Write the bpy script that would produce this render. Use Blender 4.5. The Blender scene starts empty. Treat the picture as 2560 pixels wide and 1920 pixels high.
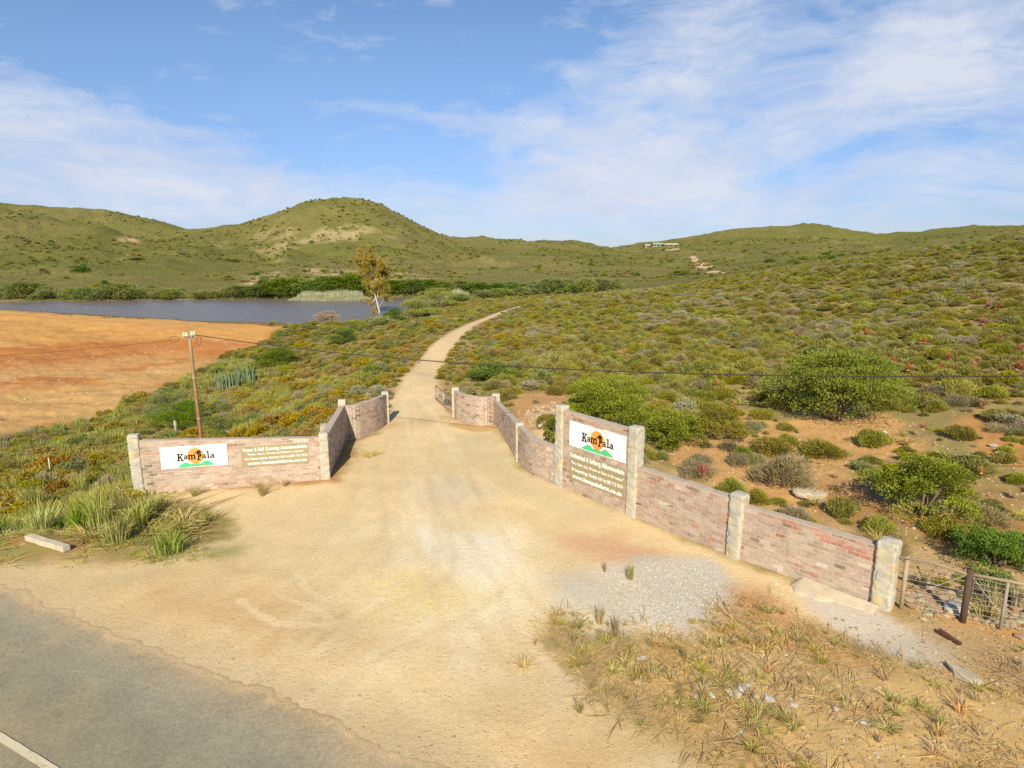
import bpy, math, random
import numpy as np
from mathutils import Vector, Matrix
C = bpy.context.scene
rad = math.radians
# ------------------------------------------------------------ camera, sky, sun, exposure
H, F, TH = 7.4, 1560.0, rad(11.24)
cT, sT = math.cos(TH), math.sin(TH)
cd = bpy.data.cameras.new('camera'); cam = bpy.data.objects.new('camera', cd); C.collection.objects.link(cam)
cam.location = (0, 0, H); cam.rotation_euler = (rad(90) - TH, 0, 0)
cd.sensor_width = 36; cd.lens = 36 * F / 2560; cd.clip_start = 0.1; cd.clip_end = 9000
C.camera = cam
SUN_EL, SUN_AZ = rad(34.0), rad(2.2)          # light travels towards +Y, a little to +X
sd = bpy.data.lights.new('sun', 'SUN'); sd.energy = 4.6; sd.angle = rad(0.53); sd.color = (1.0, 0.89, 0.70)
sun = bpy.data.objects.new('sun', sd); C.collection.objects.link(sun)
sun.rotation_euler = Vector((math.sin(SUN_AZ) * math.cos(SUN_EL), math.cos(SUN_AZ) * math.cos(SUN_EL), -math.sin(SUN_EL))).to_track_quat('-Z', 'Y').to_euler()
C.view_settings.view_transform = 'Standard'; C.view_settings.look = 'None'
C.view_settings.exposure = 0.42; C.view_settings.gamma = 1
try:
    C.cycles.max_bounces = 5; C.cycles.transparent_max_bounces = 4; C.cycles.use_adaptive_sampling = True; C.cycles.adaptive_threshold = 0.012; C.cycles.use_denoising = False; C.cycles.sample_clamp_indirect = 4.0
except Exception: pass

class NT:
    def __init__(s, tree): s.t = tree; s.n = tree.nodes; s.l = tree.links
    def new(s, typ, **kw):
        n = s.n.new(typ)
        for k, v in kw.items(): setattr(n, k, v)
        return n
    def put(s, sock, v):
        if v is None: return
        if isinstance(v, bpy.types.NodeSocket): s.l.new(v, sock)
        else: sock.default_value = v
    def m(s, op, a, b=None, c=None, clamp=False):
        n = s.new('ShaderNodeMath', operation=op, use_clamp=clamp)
        s.put(n.inputs[0], a); s.put(n.inputs[1], b); s.put(n.inputs[2], c)
        return n.outputs[0]
    def mix(s, f, a, b, bt='MIX'):
        n = s.new('ShaderNodeMix', data_type='RGBA', blend_type=bt)
        s.put(n.inputs[0], f)
        s.put(n.inputs[6], a if not isinstance(a, tuple) else (*a[:3], 1)); s.put(n.inputs[7], b if not isinstance(b, tuple) else (*b[:3], 1))
        return n.outputs[2]
    def noise(s, vec, scale, detail=4, rough=.55, dist=0, out=0):
        n = s.new('ShaderNodeTexNoise'); s.put(n.inputs['Vector'], vec); n.inputs['Scale'].default_value = scale
        n.inputs['Detail'].default_value = detail; n.inputs['Roughness'].default_value = rough; n.inputs['Distortion'].default_value = dist
        return n.outputs[out]
    def vor(s, vec, scale, out='Distance', feature='F1'):
        n = s.new('ShaderNodeTexVoronoi', feature=feature); s.put(n.inputs['Vector'], vec); n.inputs['Scale'].default_value = scale
        return n.outputs[out]
    def mr(s, v, a, b, c=0., d=1., smooth=True):
        n = s.new('ShaderNodeMapRange'); n.interpolation_type = 'SMOOTHSTEP' if smooth else 'LINEAR'
        s.put(n.inputs[0], v); n.inputs[1].default_value = a; n.inputs[2].default_value = b; n.inputs[3].default_value = c; n.inputs[4].default_value = d
        return n.outputs[0]
    def vm(s, op, a, b=None):
        n = s.new('ShaderNodeVectorMath', operation=op); s.put(n.inputs[0], a); s.put(n.inputs[1], b)
        return n.outputs[0]

def px_dir(x, y):
    a = (x - 1280) / F; b = -(y - 960) / F
    v = np.array([a, cT + b * sT, -sT + b * cT]); return v / np.linalg.norm(v)

def build_world():
    W = bpy.data.worlds.new('World'); C.world = W; W.use_nodes = True
    nt = NT(W.node_tree); nt.n.clear()
    out = nt.new('ShaderNodeOutputWorld'); bg = nt.new('ShaderNodeBackground')
    sky = nt.new('ShaderNodeTexSky', sky_type='NISHITA'); sky.sun_disc = False
    sky.sun_elevation = SUN_EL; sky.sun_rotation = rad(180) + SUN_AZ; sky.air_density = 1.0; sky.dust_density = 0.35; sky.ozone_density = 1.6
    tc = nt.new('ShaderNodeTexCoord'); sep = nt.new('ShaderNodeSeparateXYZ'); nt.l.new(tc.outputs['Generated'], sep.inputs[0])
    X, Y, Z = sep.outputs
    az = nt.m('ARCTAN2', X, Y); el = nt.m('ARCSINE', Z)
    hz = nt.mr(el, 0.0, .32, .66, 1.0); hc = nt.new('ShaderNodeCombineColor'); nt.put(hc.inputs[0], nt.m('MULTIPLY', hz, .86)); nt.put(hc.inputs[1], nt.m('MULTIPLY', hz, .98)); nt.put(hc.inputs[2], nt.mr(el, 0., .32, .96, 1.14))
    base = nt.mix(1.0, sky.outputs[0], hc.outputs[0], 'MULTIPLY')
    # cirrus: streak noise in (azimuth, elevation), warped
    cv = nt.new('ShaderNodeCombineXYZ'); nt.put(cv.inputs[0], az); nt.put(cv.inputs[1], el)
    wv = nt.noise(cv.outputs[0], 3.2, 3, .5, 0, 1)
    ww = nt.vm('MULTIPLY', nt.vm('SUBTRACT', wv, (.5, .5, .5)), (.26, .10, 0))
    q = nt.vm('ADD', cv.outputs[0], ww)
    def stretch(sx, sy, ang):
        mp = nt.new('ShaderNodeMapping'); mp.inputs['Rotation'].default_value = (0, 0, ang); mp.inputs['Scale'].default_value = (sx, sy, 1)
        nt.l.new(q, mp.inputs[0]); return mp.outputs[0]
    n1 = nt.noise(stretch(3.0, 9.0, .12), 1.0, 8, .62, .3)
    n2 = nt.noise(stretch(10.0, 46.0, -.10), 1.0, 7, .7, .5)
    n3 = nt.noise(stretch(16.0, 26.0, .3), 1.0, 8, .66, .4)
    nz = nt.m('ADD', nt.m('MULTIPLY', n1, .40), nt.m('ADD', nt.m('MULTIPLY', n2, .34), nt.m('MULTIPLY', n3, .26)))
    sq = nt.new('ShaderNodeSeparateXYZ'); nt.l.new(q, sq.inputs[0])
    def blob(x, y, rx, ry, amp, rot=0.):
        d = px_dir(x, y); a0 = math.atan2(d[0], d[1]); e0 = math.asin(d[2])
        da = nt.m('SUBTRACT', sq.outputs[0], a0 + .0); de = nt.m('SUBTRACT', sq.outputs[1], e0)
        cr, sr = math.cos(rot), math.sin(rot)
        u = nt.m('DIVIDE', nt.m('ADD', nt.m('MULTIPLY', da, cr), nt.m('MULTIPLY', de, sr)), rx / F)
        v = nt.m('DIVIDE', nt.m('SUBTRACT', nt.m('MULTIPLY', de, cr), nt.m('MULTIPLY', da, sr)), ry / F)
        r2 = nt.m('ADD', nt.m('MULTIPLY', u, u), nt.m('MULTIPLY', v, v))
        g = nt.m('POWER', 2.718, nt.m('MULTIPLY', r2, -1.0))
        return nt.m('MULTIPLY', g, amp)
    B = [(2120, 60, 420, 130, .5, .0), (2350, 240, 330, 150, .36, 0), (1750, 60, 130, 90, .35, 0), (1900, 330, 400, 120, .55, .3), (1560, 400, 330, 110, .62, .15),
         (1280, 315, 280, 42, .5, -.02), (1010, 287, 110, 12, .28, -.05), (1600, 225, 230, 48, .5, .1), (1440, 190, 90, 16, .3, -.15),
         (2300, 440, 420, 90, .45, .1), (1400, 470, 330, 70, .45, .0), (230, 400, 480, 110, .50, -.05), (40, 290, 250, 60, .42, -.15), (330, 275, 130, 24, .2, -.1),
         (700, 480, 420, 60, .38, 0), (1280, 570, 2600, 90, .26, 0), (560, 330, 160, 60, .22, 0),
         (1950, 225, 130, 55, -.5, .35), (2290, 355, 190, 24, -.45, .1), (1090, 430, 190, 50, -.28, 0), (1960, 430, 120, 22, -.3, .1), (1760, 350, 80, 22, -.25, 0), (1330, 250, 150, 26, -.2, 0), (2120, 35, 120, 30, -.3, 0)]
    tot = None
    for b in B:
        g = blob(*b); tot = g if tot is None else nt.m('ADD', tot, g)
    raw = nt.m('ADD', nt.m('MULTIPLY', tot, .95), nt.m('MULTIPLY', nt.m('SUBTRACT', nz, .52), 3.4))
    cover = nt.mr(raw, .06, .88, 0, .90, False)
    shade = nt.mr(nt.noise(stretch(5, 14, .1), 1.0, 5, .6), .35, .7, 0, 1)
    ccol = nt.mix(shade, (6.3, 6.6, 7.4), (5.1, 5.7, 7.1))
    fin = nt.mix(cover, base, ccol)
    nt.l.new(fin, bg.inputs[0]); bg.inputs[1].default_value = 0.088
    nt.l.new(bg.outputs[0], out.inputs[0])
build_world()

# ------------------------------------------------------------ helpers
rng = np.random.default_rng(7); random.seed(7)
def link(o, parent=None):
    C.collection.objects.link(o)
    if parent is not None: o.parent = parent
    return o
def raw_mesh(name, V, Fc, mats=(), attrs=None, midx=None, smooth=False):
    """V (n,3), Fc (m,k) constant size faces"""
    V = np.asarray(V, np.float32); Fc = np.asarray(Fc, np.int32); k = Fc.shape[1]
    me = bpy.data.meshes.new(name); me.vertices.add(len(V)); me.vertices.foreach_set('co', V.ravel())
    me.loops.add(Fc.size); me.loops.foreach_set('vertex_index', Fc.ravel())
    me.polygons.add(len(Fc)); me.polygons.foreach_set('loop_start', np.arange(0, Fc.size, k, dtype=np.int32))
    me.polygons.foreach_set('use_smooth', np.full(len(Fc), bool(smooth)))
    for m in mats: me.materials.append(m)
    if midx is not None: me.polygons.foreach_set('material_index', np.asarray(midx, np.int32))
    me.update(calc_edges=True)
    for nm, (typ, dat) in (attrs or {}).items():
        a = me.attributes.new(nm, typ, 'POINT')
        dat = np.asarray(dat, np.float32)
        if typ == 'FLOAT': a.data.foreach_set('value', dat.ravel())
        elif typ == 'FLOAT_COLOR':
            c = np.ones((len(V), 4), np.float32); c[:, :3] = dat; a.data.foreach_set('color', c.ravel())
        elif typ == 'FLOAT_VECTOR': a.data.foreach_set('vector', dat.ravel())
    return me
def obj(name, me, parent=None, loc=None):
    o = bpy.data.objects.new(name, me)
    if loc is not None: o.location = loc
    return link(o, parent)
def tag(o, label=None, cat=None, group=None, kind=None):
    if label: o['label'] = label
    if cat: o['category'] = cat
    if group: o['group'] = group
    if kind: o['kind'] = kind
    return o
def thing(name, label, cat, loc=(0, 0, 0), rz=0, group=None):
    o = bpy.data.objects.new(name, None); o.empty_display_size = .3; link(o); o.location = loc; o.rotation_euler = (0, 0, rz)
    return tag(o, label, cat, group)

class MB:
    """collects shapes for one mesh"""
    def __init__(s): s.V = []; s.F = []; s.n = 0; s.c = []
    def add(s, V, Fc, col=None):
        V = np.asarray(V, float); s.V.append(V); s.F.append(np.asarray(Fc) + s.n); s.n += len(V)
        s.c.append(np.tile(np.array(col if col is not None else (1, 1, 1), float), (len(V), 1)))
    def box(s, c, size, rz=0, col=None, jit=0):
        x, y, z = np.array(size) / 2
        V = np.array([(sx * x, sy * y, sz * z) for sz in (-1, 1) for sy in (-1, 1) for sx in (-1, 1)], float)
        if jit: V += rng.normal(0, jit, V.shape)
        cr, sr = math.cos(rz), math.sin(rz)
        V = np.c_[V[:, 0] * cr - V[:, 1] * sr, V[:, 0] * sr + V[:, 1] * cr, V[:, 2]] + np.array(c)
        s.add(V, [(0, 2, 3, 1), (4, 5, 7, 6), (0, 1, 5, 4), (2, 6, 7, 3), (0, 4, 6, 2), (1, 3, 7, 5)], col)
    def tube(s, pts, r, n=8, col=None, cap=True):
        pts = [np.array(p, float) for p in pts]; rs = r if hasattr(r, '__len__') else [r] * len(pts)
        V = []; Fc = []
        for i, p in enumerate(pts):
            d = pts[min(i + 1, len(pts) - 1)] - pts[max(i - 1, 0)]; d /= np.linalg.norm(d) + 1e-9
            a = np.cross(d, (0, 0, 1) if abs(d[2]) < .9 else (1, 0, 0)); a /= np.linalg.norm(a); b = np.cross(d, a)
            for k in range(n):
                t = 2 * math.pi * k / n; V.append(p + rs[i] * (a * math.cos(t) + b * math.sin(t)))
        for i in range(len(pts) - 1):
            for k in range(n): Fc.append((i * n + k, i * n + (k + 1) % n, (i + 1) * n + (k + 1) % n, (i + 1) * n + k))
        if cap:
            for i, p in ((0, pts[0]), (len(pts) - 1, pts[-1])):
                V.append(p); ci = len(V) - 1
                for k in range(n):
                    q = (i * n + k, i * n + (k + 1) % n)
                    Fc.append((q[0], q[1], ci, ci) if i else (q[1], q[0], ci, ci))
        s.add(V, Fc, col)
    def mesh(s, name, mat, smooth=False):
        V = np.vstack(s.V); Fq = np.vstack(s.F)
        deg = Fq[:, 2] == Fq[:, 3]
        loops = []; starts = []; n = 0
        sizes = np.where(deg, 3, 4); starts = np.r_[0, np.cumsum(sizes)[:-1]]
        mask = np.ones(Fq.shape, bool); mask[deg, 3] = False; loops = Fq[mask]
        me = bpy.data.meshes.new(name); me.vertices.add(len(V)); me.vertices.foreach_set('co', V.astype(np.float32).ravel())
        me.loops.add(len(loops)); me.loops.foreach_set('vertex_index', loops.astype(np.int32))
        me.polygons.add(len(Fq)); me.polygons.foreach_set('loop_start', starts.astype(np.int32))
        me.polygons.foreach_set('use_smooth', np.full(len(Fq), bool(smooth)))
        if mat: me.materials.append(mat)
        me.update(calc_edges=True)
        a = me.attributes.new('Col', 'FLOAT_COLOR', 'POINT'); c = np.ones((len(V), 4), np.float32); c[:, :3] = np.vstack(s.c); a.data.foreach_set('color', c.ravel())
        return me
    def build(s, name, mat, parent=None, smooth=False, loc=None): return obj(name, s.mesh(name, mat, smooth), parent, loc)

def _h(i, j, seed):
    n = (i * 374761393 + j * 668265263 + seed * 2147483647) & 0xffffffff
    n = ((n ^ (n >> 13)) * 1274126177) & 0xffffffff
    return ((n ^ (n >> 16)) & 0xffffff) / float(0xffffff)
def vnoise(x, y, seed=0):
    xi = np.floor(x).astype(np.int64); yi = np.floor(y).astype(np.int64); fx = x - xi; fy = y - yi
    fx = fx * fx * (3 - 2 * fx); fy = fy * fy * (3 - 2 * fy)
    a = _h(xi, yi, seed); b = _h(xi + 1, yi, seed); c = _h(xi, yi + 1, seed); d = _h(xi + 1, yi + 1, seed)
    return (a + (b - a) * fx) * (1 - fy) + (c + (d - c) * fx) * fy
def fbm(x, y, sc, octv=4, seed=0):
    s = 0; amp = .5; tot = 0
    for o in range(octv):
        s = s + amp * vnoise(x * sc + 17.3 * o, y * sc - 9.1 * o, seed + o * 7); tot += amp; amp *= .5; sc *= 2.03
    return s / tot
def sstep(a, b, x): t = np.clip((x - a) / (b - a), 0, 1); return t * t * (3 - 2 * t)
def sdist(px, py, poly):
    """signed distance to a polygon, positive inside"""
    P = np.asarray(poly, float); ins = np.zeros(px.shape, bool); d2 = np.full(px.shape, 1e18)
    for i in range(len(P)):
        a = P[i]; b = P[(i + 1) % len(P)]; ab = b - a
        t = np.clip(((px - a[0]) * ab[0] + (py - a[1]) * ab[1]) / (ab @ ab + 1e-12), 0, 1)
        d2 = np.minimum(d2, (px - a[0] - t * ab[0]) ** 2 + (py - a[1] - t * ab[1]) ** 2)
        c = ((a[1] > py) != (b[1] > py)); xx = a[0] + (py - a[1]) / ((b[1] - a[1]) if b[1] != a[1] else 1e-9) * ab[0]
        ins ^= c & (px < xx)
    d = np.sqrt(d2); return np.where(ins, d, -d)
def ldist(px, py, line):
    d2 = np.full(px.shape, 1e18); P = np.asarray(line, float)
    for i in range(len(P) - 1):
        a = P[i]; ab = P[i + 1] - a
        t = np.clip(((px - a[0]) * ab[0] + (py - a[1]) * ab[1]) / (ab @ ab + 1e-12), 0, 1)
        d2 = np.minimum(d2, (px - a[0] - t * ab[0]) ** 2 + (py - a[1] - t * ab[1]) ** 2)
    return np.sqrt(d2)
def ray(x, y): a = (x - 1280) / F; b = -(y - 960) / F; return np.array([a, cT + b * sT, -sT + b * cT])
def G0(x, y, z=0.):
    d = ray(x, y); t = (z - H) / d[2]; return np.array([d[0] * t, d[1] * t, z])
def proj(p):
    p = np.asarray(p, float); x, y, z = p[..., 0], p[..., 1], p[..., 2] - H
    Fw = y * cT - z * sT; U = y * sT + z * cT
    return 1280 + F * x / Fw, 960 - F * U / Fw, Fw
def eang(y, x=1280):      # tan elevation of the ray through pixel (x,y), per metre of horizontal distance
    d = ray(x, y); return d[2] / math.hypot(d[0], d[1])
def az_of(x, y=700): d = ray(x, y); return math.atan2(d[0], d[1])

# ------------------------------------------------------------ terrain
WZ = -2.5                                     # level of the lake
ctrl = []                                     # (azimuth, r, z)
def cz(x, r, z): ctrl.append((az_of(x), r, z))
def cy(x, y, r):
    d = ray(x, y); r = r * math.hypot(d[0], d[1]) / d[1]; ctrl.append((az_of(x, y), r, H + eang(y, x) * r))
for a in (-.95, -.75, -.5, -.25, 0, .25, .5, .75, .95):
    for r in (1.5, 3, 6, 9.5): ctrl.append((a, r, 0))
for a in (-.35, -.2, -.05, .1, .3):
    for r in (13, 17, 21): ctrl.append((a, r, 0))
for a in (-.22, -.14, -.06): ctrl.append((a, 26, 0))
for a in (.45, .6, .75, .95): ctrl.append((a, 13, 0.0))
for (x, y) in ((1045, 930), (1090, 860), (1160, 815), (1250, 780), (1310, 762)):
    p = G0(x, y); ctrl.append((math.atan2(p[0], p[1]), math.hypot(p[0], p[1]), 0))
# left bank, basin and field below the dam
for a in (-.95, -.75, -.62):
    for r, z in ((14, -.15), (18, -.7), (24, -1.8), (33, -3.4), (45, -4.2), (60, -4.6), (78, -4.6)): ctrl.append((a, r, z))
for r, z in ((17.5, -.02), (21, -.5), (26, -1.5), (36, -3.2), (48, -4.0), (62, -4.4), (78, -4.5)): ctrl.append((-.5, r, z))
for r, z in ((24, -.3), (30, -1.1), (40, -2.4), (52, -3.3), (66, -3.7), (80, -3.8)): ctrl.append((-.36, r, z))
for r, z in ((26, -.1), (34, -.6), (48, -1.5), (64, -2.0), (80, -2.3), (95, -3.0)): ctrl.append((-.25, r, z))
for r, z in ((42, -.15), (60, -.5), (80, -1.0), (100, -2.4)): ctrl.append((-.15, r, z))
for a in (-.95, -.75, -.5, -.36, -.25): ctrl.append((a, 115, -3.0)); ctrl.append((a, 140, -2.6))
ctrl.append((-.15, 130, -2.8)); ctrl.append((-.08, 120, -2.2))
# right hillside
for a, L in ((.75, ((17, .1), (24, .5), (34, 1.5), (50, 3.1), (70, 5.2), (95, 8.6), (122, 12.6), (150, 14.5), (200, 15))),
             (.62, ((20, .1), (26, .4), (36, 1.3), (52, 2.6), (75, 4.8), (100, 7.6), (122, 9.6), (160, 10.5), (210, 11))),
             (.46, ((20, .1), (27, .3), (38, .9), (55, 1.9), (80, 3.6), (105, 5.6), (120, 6.6), (155, 6.6), (210, 8))),
             (.30, ((24, .2), (34, .6), (50, 1.2), (75, 2.2), (100, 3.1), (118, 3.4), (150, 2.2), (190, 1.5))),
             (.12, ((26, .1), (36, .3), (52, .5), (75, .8), (100, 1.0), (118, .7), (150, -1.2))),
             (.0, ((30, .05), (45, .1), (65, .2), (80, .2), (130, -1.6), (150, -2.4)))):
    for r, z in L: ctrl.append((a, r, z))
for L in (.95,):
    for r, z in ((20, .4), (40, 2.5), (80, 7.5), (122, 14), (170, 17)): ctrl.append((L, r, z))
# far country by columns (x: [(y, r)...], last one is the skyline)
far = {-300: [(745, 165), (700, 190), (640, 235), (580, 290), (535, 340), (522, 420), (500, 540)],
       0: [(748, 160), (700, 190), (650, 232), (600, 275), (555, 320), (529, 355), (560, 400), (511, 540)],
       116: [(700, 195), (640, 245), (585, 300), (541, 350), (568, 400), (515, 540)],
       250: [(744, 160), (700, 200), (640, 260), (600, 310), (566, 350), (588, 400), (524, 540)],
       347: [(700, 205), (640, 280), (593, 350), (606, 400), (544, 540)],
       460: [(742, 165), (700, 215), (650, 280), (610, 350), (585, 430), (569, 520)],
       560: [(700, 220), (650, 290), (610, 360), (585, 420), (567, 480)],
       650: [(740, 165), (700, 225), (650, 300), (600, 375), (570, 420), (545, 460)],
       760: [(700, 230), (650, 300), (600, 360), (550, 400), (512, 450)],
       868: [(738, 168), (700, 235), (650, 300), (600, 355), (550, 395), (515, 430), (499, 465)],
       960: [(700, 240), (650, 310), (600, 365), (550, 410), (517, 460)],
       1001: [(650, 315), (600, 375), (560, 420), (542, 460)],
       1060: [(736, 170), (700, 245), (650, 330), (600, 420), (572, 480)],
       1186: [(732, 175), (700, 240), (650, 350), (615, 470), (595, 560)],
       1330: [(722, 185), (700, 235), (660, 330), (625, 480), (606, 620)],
       1419: [(718, 190), (690, 250), (650, 360), (620, 520), (605, 640)],
       1511: [(700, 230), (665, 330), (640, 460), (621, 650)],
       1600: [(700, 230), (660, 340), (630, 520), (611, 680)],
       1700: [(695, 240), (655, 360), (620, 540), (598, 680)],
       1800: [(680, 260), (640, 400), (600, 580), (579, 690)],
       1920: [(665, 280), (630, 420), (595, 580), (569, 680)],
       2040: [(648, 300), (615, 440), (585, 580), (562, 680)],
       2110: [(640, 320), (610, 450), (590, 580), (573.5, 680)],
       2180: [(632, 320), (610, 460), (588, 680)],
       2235: [(625, 320), (603, 480), (588, 690)],
       2380: [(605, 330), (588, 480), (573, 690)],
       2560: [(582, 330), (575, 460), (567, 640)],
       2800: [(560, 330), (555, 460), (550, 640)]}
for x, L in far.items():
    for y, r in L: cy(x, y, r)
    y, r = L[-1]; e = eang(y, x); d_ = ray(x, y); r = r * math.hypot(d_[0], d_[1]) / d_[1]
    ctrl.append((az_of(x, y), r * 1.3, H + (e - .03) * r * 1.3)); ctrl.append((az_of(x, y), r * 2.0, (H + e * r) * .45)); ctrl.append((az_of(x, y), r * 4, 0.)) if abs(x % 3) < 2 else None
ctrl = np.array(ctrl)
def uv(az, r): return np.stack([2.2 * az, np.log(r)], -1)
U = uv(ctrl[:, 0], ctrl[:, 1]); S = ctrl[:, 2] / (ctrl[:, 1] + 10)
def kern(d2): return np.where(d2 > 0, d2 * np.log(d2 + 1e-12), 0)
n = len(U); K = kern(((U[:, None] - U[None]) ** 2).sum(-1)) + np.eye(n) * 2e-4
Pm = np.c_[np.ones(n), U]; A = np.block([[K, Pm], [Pm.T, np.zeros((3, 3))]])
sol = np.linalg.solve(A, np.r_[S, 0, 0, 0])
def tps(az, r):
    q = uv(az, r).reshape(-1, 2); out = np.empty(len(q))
    for i in range(0, len(q), 40000):
        qq = q[i:i + 40000]; d2 = ((qq[:, None] - U[None]) ** 2).sum(-1)
        out[i:i + 40000] = kern(d2) @ sol[:n] + sol[n] + qq @ sol[n + 1:]
    return out.reshape(np.shape(az))
# coarse evaluation, then bilinear lookup
AZc = np.linspace(-1.02, 1.02, 260); LRc = np.linspace(math.log(1.5), math.log(2700), 330)
Sg = tps(*np.meshgrid(AZc, np.exp(LRc), indexing='ij'))
def base_z(x, y):
    az = np.arctan2(x, y); r = np.hypot(x, y).clip(1.51, 2690)
    ac = np.clip(az, -1.019, 1.019); i = (ac - AZc[0]) / (AZc[1] - AZc[0]); j = (np.log(r) - LRc[0]) / (LRc[1] - LRc[0])
    i0 = i.astype(int).clip(0, 258); j0 = j.astype(int).clip(0, 328); fi = i - i0; fj = j - j0
    s = (Sg[i0, j0] * (1 - fi) + Sg[i0 + 1, j0] * fi) * (1 - fj) + (Sg[i0, j0 + 1] * (1 - fi) + Sg[i0 + 1, j0 + 1] * fi) * fj
    return s * (r + 10) * (1 - sstep(1.02, 1.6, np.abs(az)))
lake_px = [(-60, 764), (0, 757), (174, 753), (405, 750), (694, 747), (897, 745), (1001, 743), (1090, 741), (1110, 752), (1020, 770), (975, 790), (900, 803), (800, 812), (720, 818), (542, 812), (325, 799), (101, 786), (-20, 778)]
LAKE = np.array([G0(x, y, WZ)[:2] for x, y in lake_px])
CREST_Z = -1.9
CREST = np.array([G0(x, y, CREST_Z)[:2] for x, y in [(-900, 740), (-400, 758), (0, 770), (101, 776), (202, 784), (325, 790), (434, 796), (542, 805), (640, 809), (720, 812)]])
DR_L = [(975, 1010), (975, 998), (1015, 936), (1036, 904), (1083, 857), (1152, 817), (1224, 788), (1279, 770), (1322, 759)]
DR_R = [(1330, 760), (1279, 777), (1206, 806), (1167, 835), (1120, 886), (1101, 925), (1098, 962), (1105, 1005)]
def smooth_line(L, n=5):
    L = np.array(L, float); out = []
    for i in range(len(L) - 1):
        p0 = L[max(i - 1, 0)]; p1 = L[i]; p2 = L[i + 1]; p3 = L[min(i + 2, len(L) - 1)]
        for k in range(n):
            t = k / n; out.append(.5 * ((2 * p1) + (-p0 + p2) * t + (2 * p0 - 5 * p1 + 4 * p2 - p3) * t * t + (-p0 + 3 * p1 - 3 * p2 + p3) * t ** 3))
    out.append(L[-1]); return np.array(out)
open_px = [(-500, 1420), (100, 1412), (330, 1400), (520, 1390), (600, 1340), (560, 1290), (480, 1262), (390, 1236), (600, 1222), (800, 1204), (840, 1200), (890, 1140), (887, 1098), (930, 1083), (962, 1060), (985, 1040)] + [tuple(p) for p in smooth_line(DR_L)] + [tuple(p) for p in smooth_line(DR_R)] + \
    [(1118, 1030), (1140, 1050), (1172, 1066), (1238, 1070), (1292, 1160), (1330, 1190), (1395, 1214), (1575, 1297), (1840, 1400), (2010, 1470), (2170, 1530), (2330, 1560), (2300, 1600), (2180, 1590), (2000, 1560), (1870, 1500), (1800, 1530), (1700, 1600), (1560, 1580), (1400, 1570), (1370, 1620), (1440, 1700), (1560, 1790), (1800, 1890), (1900, 2100), (-500, 2300)]
def G0s(L): return np.array([G0(x, y, 0)[:2] for x, y in L])
OPEN = G0s(open_px); DRIVE = G0s([tuple(p) for p in smooth_line(DR_L)] + [tuple(p) for p in smooth_line(DR_R)] + [(1140, 1040), (965, 1058)])
VERGE = G0s([(-900, 1345), (60, 1338), (200, 1352), (340, 1290), (385, 1236), (600, 1225), (600, 1420), (-900, 1450)])
def height(x, y):
    x = np.asarray(x, float); y = np.asarray(y, float); r = np.hypot(x, y)
    z = base_z(x, y)
    so = sdist(x, y, OPEN)
    flat = sstep(-2.5 - 3.0 * sstep(-8, -12, x), .2, so)
    flat = np.maximum(flat, sstep(-3.0, .2, sdist(x, y, VERGE)))
    rough = (fbm(x, y, .35, 4, 3) - .5) * .35 * sstep(12, 30, r) + (fbm(x, y, 1.6, 3, 5) - .5) * .10
    z = z + rough * (1 - flat) * sstep(200, 120, r) * sstep(.5, 7., -sdist(x, y, DRIVE))
    z = z - .22 * sstep(0., 2.5, -sdist(x, y, DRIVE)) * sstep(12, 5, -sdist(x, y, DRIVE)) * sstep(45, 60, r) * (x < -.06 * y + 1.5) * sstep(110, 100, r)
    z = z + (fbm(x, y, .045, 5, 11) - .5) * sstep(170, 330, r) * 5.0 - np.abs(fbm(x + .3 * y, y * .45, .022, 5, 21) - .5) * sstep(180, 380, r) * 12.0 + sstep(180, 380, r) * 1.2
    z = z * (1 - flat * sstep(30, 22, r)) 
    z = z + (fbm(x, y, .9, 3, 8) - .5) * .03 * flat
    # orange bank behind the right return wall
    z = z + .55 * np.exp(-(((x - 2.2) / 2.2) ** 2 + ((y - 27.5) / 2.6) ** 2))
    # rubble bank at the right fence
    # dam and lake
    sl = sdist(x, y, LAKE)
    dcr = ldist(x, y, CREST)
    dam = CREST_Z + .12 * (fbm(x, y, .12, 3, 2) - .5) - .15 * np.maximum(dcr - 1.6, 0) - .06 * np.maximum(1.6 - dcr, 0)
    z = np.where(x < -20, np.maximum(z, np.minimum(dam, CREST_Z + .1)), z)
    z = np.where(sl > 0, np.minimum(z, WZ - .05 - .12 * np.minimum(sl, 12)), z)
    near = (sl <= 0) & (sl > -30); z = np.where(near, np.maximum(z, WZ - .03 + .05 * np.minimum(-sl, 5) - .16 * np.maximum(-sl - 5, 0)), z)
    # field furrows
    ff = sstep(0, 6, sdist(x, y, FIELD)) if FIELD is not None else 0
    z = z + ff * (.5 * (fbm(x + .8 * y, y * 2.2, .14, 4, 31) - .5) + .28 * (fbm(x, y, 1.0, 4, 33) - .5))
    return z
FIELD = None
def Gt(x, y, rmax=900):
    """pixel -> point on the terrain"""
    d = ray(x, y); d = d / math.hypot(d[0], d[1])
    rr = np.exp(np.linspace(math.log(5), math.log(rmax), 1500)); zz = height(d[0] * rr, d[1] * rr)
    diff = H + d[2] * rr - zz; k = np.where(diff < 0)[0]
    if len(k) == 0: return np.array([d[0] * rr[-1], d[1] * rr[-1], zz[-1]])
    i = k[0]; t = diff[i - 1] / (diff[i - 1] - diff[i]) if i else 0; r = rr[i - 1] + (rr[i] - rr[i - 1]) * t
    X, Y = d[0] * r, d[1] * r; return np.array([X, Y, float(height(X, Y))])
def Gts(L): return np.array([Gt(x, y)[:2] for x, y in L])
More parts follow.
